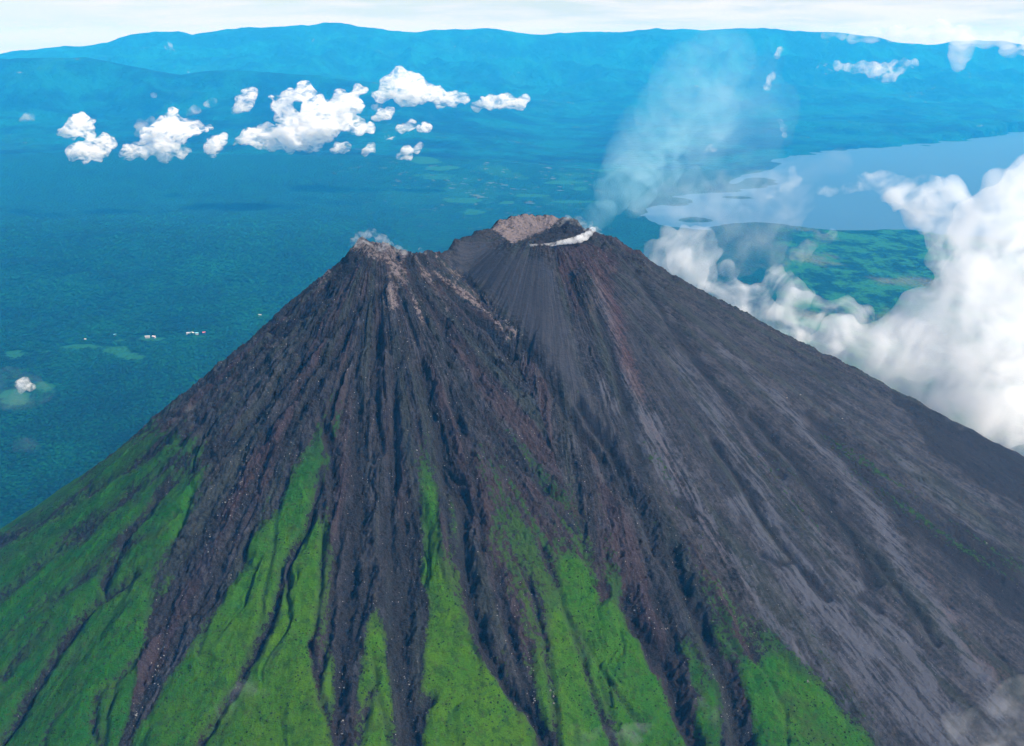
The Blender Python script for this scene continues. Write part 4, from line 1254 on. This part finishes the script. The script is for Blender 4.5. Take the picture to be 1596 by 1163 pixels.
Cr = [
    ('long flat pale cloud in front of the right mountains', [(1305, 102, 7), (1322, 104, 9), (1340, 105, 11), (1360, 108, 13), (1378, 112, 15), (1395, 106, 12), (1410, 100, 9), (1425, 99, 6), (1385, 122, 9)], 14500, M_THIN),
    ('small faint puff high over the lake, left of the long flat cloud', [(1213, 86, 7), (1217, 78, 6)], 14500, M_THIN),
    ('pale flat mist lying over the near end of the lake', [(1010, 325, 30), (1050, 318, 34), (1095, 312, 34), (1140, 308, 34), (1185, 300, 34), (1225, 280, 30), (1260, 262, 26), (1300, 250, 22), (1080, 338, 26), (1150, 335, 26), (1220, 322, 26), (1290, 318, 26), (1350, 330, 24)], 9000, M_LOW),
    ('slanting thin wisp over the lake below the faint puff', [(1196, 134, 7), (1202, 122, 7), (1208, 112, 6)], 13000, M_THIN),
    ('thin upright wisp over the far lake shore', [(1216, 190, 5), (1221, 200, 6), (1223, 212, 5)], 12000, M_WISP),
    ('faint wisp by the smoke plume over the lake', [(1100, 240, 7), (1108, 232, 8), (1112, 228, 6)], 11000, M_WISP),
    ('broad white cloud sheet lying along the right end of the ridge', [(1330, 56, 10), (1360, 56, 12), (1395, 54, 12), (1430, 52, 14), (1465, 50, 16), (1500, 56, 18), (1535, 62, 14), (1570, 62, 16), (1610, 64, 16), (1650, 64, 16)], 18500, M_FAR),
    ('thin pale cloud streak on the ridge, left of the broad sheet', [(1240, 50, 7), (1262, 52, 9), (1290, 53, 9), (1312, 56, 7)], 17500, M_FAR),
    ('faint cloud streak below the broad sheet at the right edge', [(1540, 84, 9), (1570, 80, 11), (1600, 78, 12), (1640, 76, 12)], 16500, M_FAR),
    ('soft cloud lobe hanging below the ridge cloud at right', [(1500, 70, 16), (1497, 86, 14), (1495, 102, 9)], 16000, M_FAR),
]
for i, (lab, bl, Yd, mt) in enumerate(Cr):
    cloud('cloud', lab, 'cloud', bl, Yd, mt, 1.0, G2, .3, .8, 300 + i * 7)
cloud('cloud_bank', 'huge bright white cloud bank pressed against the right flank', 'cloud',
      [(1610, 300, 45), (1575, 320, 38), (1560, 290, 24), (1590, 272, 20), (1545, 360, 48), (1610, 390, 56), (1510, 400, 36), (1560, 440, 64), (1590, 540, 50), (1620, 480, 56), (1500, 470, 46), (1455, 500, 46), (1520, 540, 70), (1420, 540, 50), (1375, 545, 40), (1340, 545, 34),
       (1345, 585, 40), (1400, 600, 50), (1460, 610, 60), (1540, 630, 60), (1600, 620, 56), (1580, 670, 40), (1310, 520, 26), (1290, 535, 24), (1480, 330, 24), (1470, 360, 24), (1490, 300, 18), (1455, 310, 20), (1430, 330, 18), (1480, 405, 26)],
      3150 * VS, M_BANK, 1.1, None, .30, .95, 501)
G3 = 'wispy fringes of the cloud bank'
W3 = [
    ('bright puff resting behind the right shoulder of the main summit', [(1030, 400, 22), (1055, 388, 24), (1085, 380, 22), (1100, 366, 16), (1068, 405, 26), (1100, 405, 20), (1085, 425, 20)], 3000 * VS, M_BANK),
    ('torn pale cloud rising along the upper right flank', [(1110, 445, 20), (1140, 455, 22), (1165, 465, 22), (1190, 450, 18), (1210, 430, 14), (1165, 485, 22), (1195, 490, 20), (1130, 425, 16), (1180, 500, 22)], 3050 * VS, M_TORN),
    ('thin cloud veil above the middle of the right flank', [(1210, 505, 24), (1240, 500, 26), (1270, 510, 28), (1300, 500, 24), (1240, 465, 22), (1225, 440, 16), (1280, 480, 20), (1330, 505, 24), (1240, 525, 20), (1290, 545, 20), (1320, 470, 14)], 3050 * VS, M_TORN),
    ('stringy wisp trailing over the near lake shore', [(1240, 400, 14), (1258, 385, 14), (1278, 372, 12), (1295, 365, 10), (1180, 365, 14), (1160, 385, 12), (1215, 420, 14), (1140, 350, 12)], 4200, M_WISP),
    ('curled wisp over the middle of the lake', [(1198, 300, 10), (1225, 295, 10), (1238, 280, 10), (1235, 268, 8), (1250, 305, 10), (1262, 318, 8), (1192, 292, 7)], 5200, M_WISP),
    ('flat wisp over the lake left of the cloud bank', [(1275, 296, 9), (1295, 296, 10), (1320, 293, 10), (1340, 290, 8)], 5200, M_WISP),
    ('ragged arm of cloud reaching over the lake from the bank', [(1350, 282, 11), (1370, 284, 15), (1395, 292, 19), (1420, 298, 20), (1450, 290, 16), (1400, 315, 14), (1430, 325, 16), (1440, 350, 12), (1470, 300, 16)], 1950, M_TORN),
    ('faint broad veil between summit and cloud bank', [(1040, 300, 26), (1075, 290, 28), (1060, 330, 26), (1200, 300, 28), (1240, 310, 24), (1120, 290, 26), (1160, 285, 24), (1110, 330, 28), (1150, 340, 34), (1190, 350, 34), (1230, 340, 30), (1150, 395, 34), (1200, 390, 34), (1110, 375, 30)], 5600, M_STEAM),
    ('grey cloud scrap clinging to the lower right ridge', [(1470, 640, 12), (1490, 650, 13), (1500, 664, 10)], 2700 * VS, M_WISP),
]
for i, (lab, bl, Yd, mt) in enumerate(W3):
    cloud('cloud', lab, 'cloud', bl, Yd, mt, 1.0, G3, .5, .9, 600 + i * 7)
# scraps low over the slopes and the forest
W4 = [
    ('small white cloud floating over a round pasture at the left edge', [(28, 600, 8), (38, 598, 10), (46, 603, 8), (32, 606, 6)], 4000, M_SMALL),
    ('thin bluish veil around the small cloud at the left edge', [(10, 585, 20), (40, 590, 26), (30, 630, 24), (70, 610, 18), (-10, 600, 24)], 4100, M_STEAM),
    ('faint scrap low over the forest at the left edge', [(32, 695, 12), (44, 692, 12), (52, 700, 9)], 3500, M_STEAM),
    ('thin mist patch on the upper left flank', [(300, 640, 14), (325, 628, 16), (350, 622, 15), (375, 622, 12), (280, 655, 12)], 2180 * VS, M_MIST),
    ('faint mist over the bright grass, lower left', [(385, 1070, 20), (365, 1090, 22), (345, 1105, 20), (340, 1125, 18), (400, 1085, 18)], 1290 * VS, M_MIST),
    ('faint mist at the bottom edge over the grass', [(900, 1150, 24), (940, 1155, 26), (980, 1150, 24), (1010, 1140, 20), (890, 1165, 22)], 1250 * VS, M_MIST),
    ('bluish mist at the lower right corner', [(1500, 1140, 30), (1540, 1120, 34), (1570, 1090, 30), (1600, 1130, 50), (1560, 1160, 46), (1610, 1070, 30)], 1380 * VS, M_MIST),
    ('small mist patch on the lowest green strip', [(1090, 1095, 16), (1105, 1115, 18), (1100, 1135, 16)], 1270 * VS, M_MIST),
    ('small mist scrap at the right edge on the dark flank', [(1590, 890, 14), (1605, 900, 18)], 1900 * VS, M_WISP),
]
for i, (lab, bl, Yd, mt) in enumerate(W4):
    cloud('cloud' if i < 3 else 'mist', lab, 'cloud' if i < 3 else 'mist', bl, Yd, mt, 1.0, 'low scraps of cloud and mist', .4, .8, 800 + i * 7)
cloud('smoke_plume', 'pale blue smoke plume drifting up from the main crater', 'smoke',
      [(900, 356, 9), (908, 350, 11), (920, 342, 15), (935, 328, 20), (952, 305, 27, 60), (970, 280, 34, 120), (988, 252, 40, 200), (1006, 224, 46, 280), (1026, 196, 50, 380), (1048, 168, 52, 480), (1072, 140, 54, 600), (1098, 112, 56, 720), (1080, 185, 44, 500), (1115, 175, 34, 560), (990, 305, 26, 120), (1030, 260, 34, 300), (1125, 90, 44, 800)],
      2760 * VS, M_PLUME, 1.0, None, .35, 1.1, 901)
cloud('smoke_veil', 'broad thin bluish smoke spreading to the right of the plume', 'smoke',
      [(1000, 330, 26), (1040, 300, 40, 100), (1080, 260, 50, 200), (1120, 220, 56, 300), (1150, 170, 54, 400), (1170, 120, 44, 500), (1060, 330, 34, 100), (1120, 290, 46, 250), (1170, 240, 46, 350), (1200, 180, 40, 420)],
      3000 * VS, M_DRIFT, 1.0, None, .35, 1.1, 907)
cloud('steam', 'dense white steam rising along the crater rim crack', 'steam',
      [(812, 377, 2.2, 30), (816, 379, 2.4, 20), (820, 380.5, 2.5, 12), (824, 381.5, 2.6, 6), (828, 382, 2.6, 3), (832, 382.5, 2.7, 0), (836, 382.5, 2.8, 0), (840, 382.5, 2.9, 0), (844, 382.5, 3, 0), (848, 382, 3, 0), (852, 382, 3, 0), (856, 381.5, 3.2, 0), (860, 381, 3.4, 0),
       (865, 380, 3.6, 0), (870, 379, 4, 0), (875, 378, 4.4, 0), (881, 377, 5, 0), (888, 376, 5.6, 0), (895, 374.5, 6.4, 0), (903, 372.5, 7, 0), (911, 369, 7, 5), (918, 364, 6, 8), (924, 358, 5, 10)],
      2503 * VS, M_PUFF, .8, None, .12, .8, 911)
cloud('fume', 'thin fumes over the dark lava plug in the main crater', 'steam',
      [(872, 348, 7), (885, 341, 7), (900, 343, 8), (915, 352, 9), (930, 362, 9)], 2640 * VS, M_FUME, .8, 'fumes above the craters', .4, .8, 921)
cloud('fume', 'faint white fumes curling over the left summit', 'steam',
      [(552, 378, 8), (562, 368, 9), (578, 363, 9), (592, 372, 9), (605, 380, 9), (620, 388, 8), (632, 393, 6), (570, 385, 10), (590, 392, 9)], 2360 * VS, M_FUME, .8, 'fumes above the craters', .4, .8, 931)
cloud('fume', 'small fume wisp in the saddle between the summits', 'steam', [(645, 395, 4), (655, 391, 5), (662, 394, 4)], 2390 * VS, M_FUME, .8, 'fumes above the craters', .4, .8, 941)


# ------------------------------------------------------------------ haze
def build_haze():
    m, nt, out = mat('air')
    v = nd(nt, 'ShaderNodeVolumePrincipled')
    v.inputs['Color'].default_value = HAZE_COLOR
    v.inputs['Absorption Color'].default_value = (1, 1, 1, 1)
    v.inputs['Density'].default_value = HAZE_DENSITY
    v.inputs['Anisotropy'].default_value = 0.0
    nt.links.new(v.outputs[0], out.inputs['Volume'])
    x0, x1, y0, y1, z0, z1 = -32000, 32000, -6000, 37500, -420, 1960
    V = np.array([(x, y, z) for z in (z0, z1) for y in (y0, y1) for x in (x0, x1)], float)
    Q = np.array([(0, 2, 3, 1), (4, 5, 7, 6), (0, 1, 5, 4), (2, 6, 7, 3), (0, 4, 6, 2), (1, 3, 7, 5)])
    o = link(bpy.data.objects.new('haze', np_mesh('haze', V, Q, m, False)))
    tag(o, 'blue haze filling the air over the valley', kind='stuff')


build_haze()
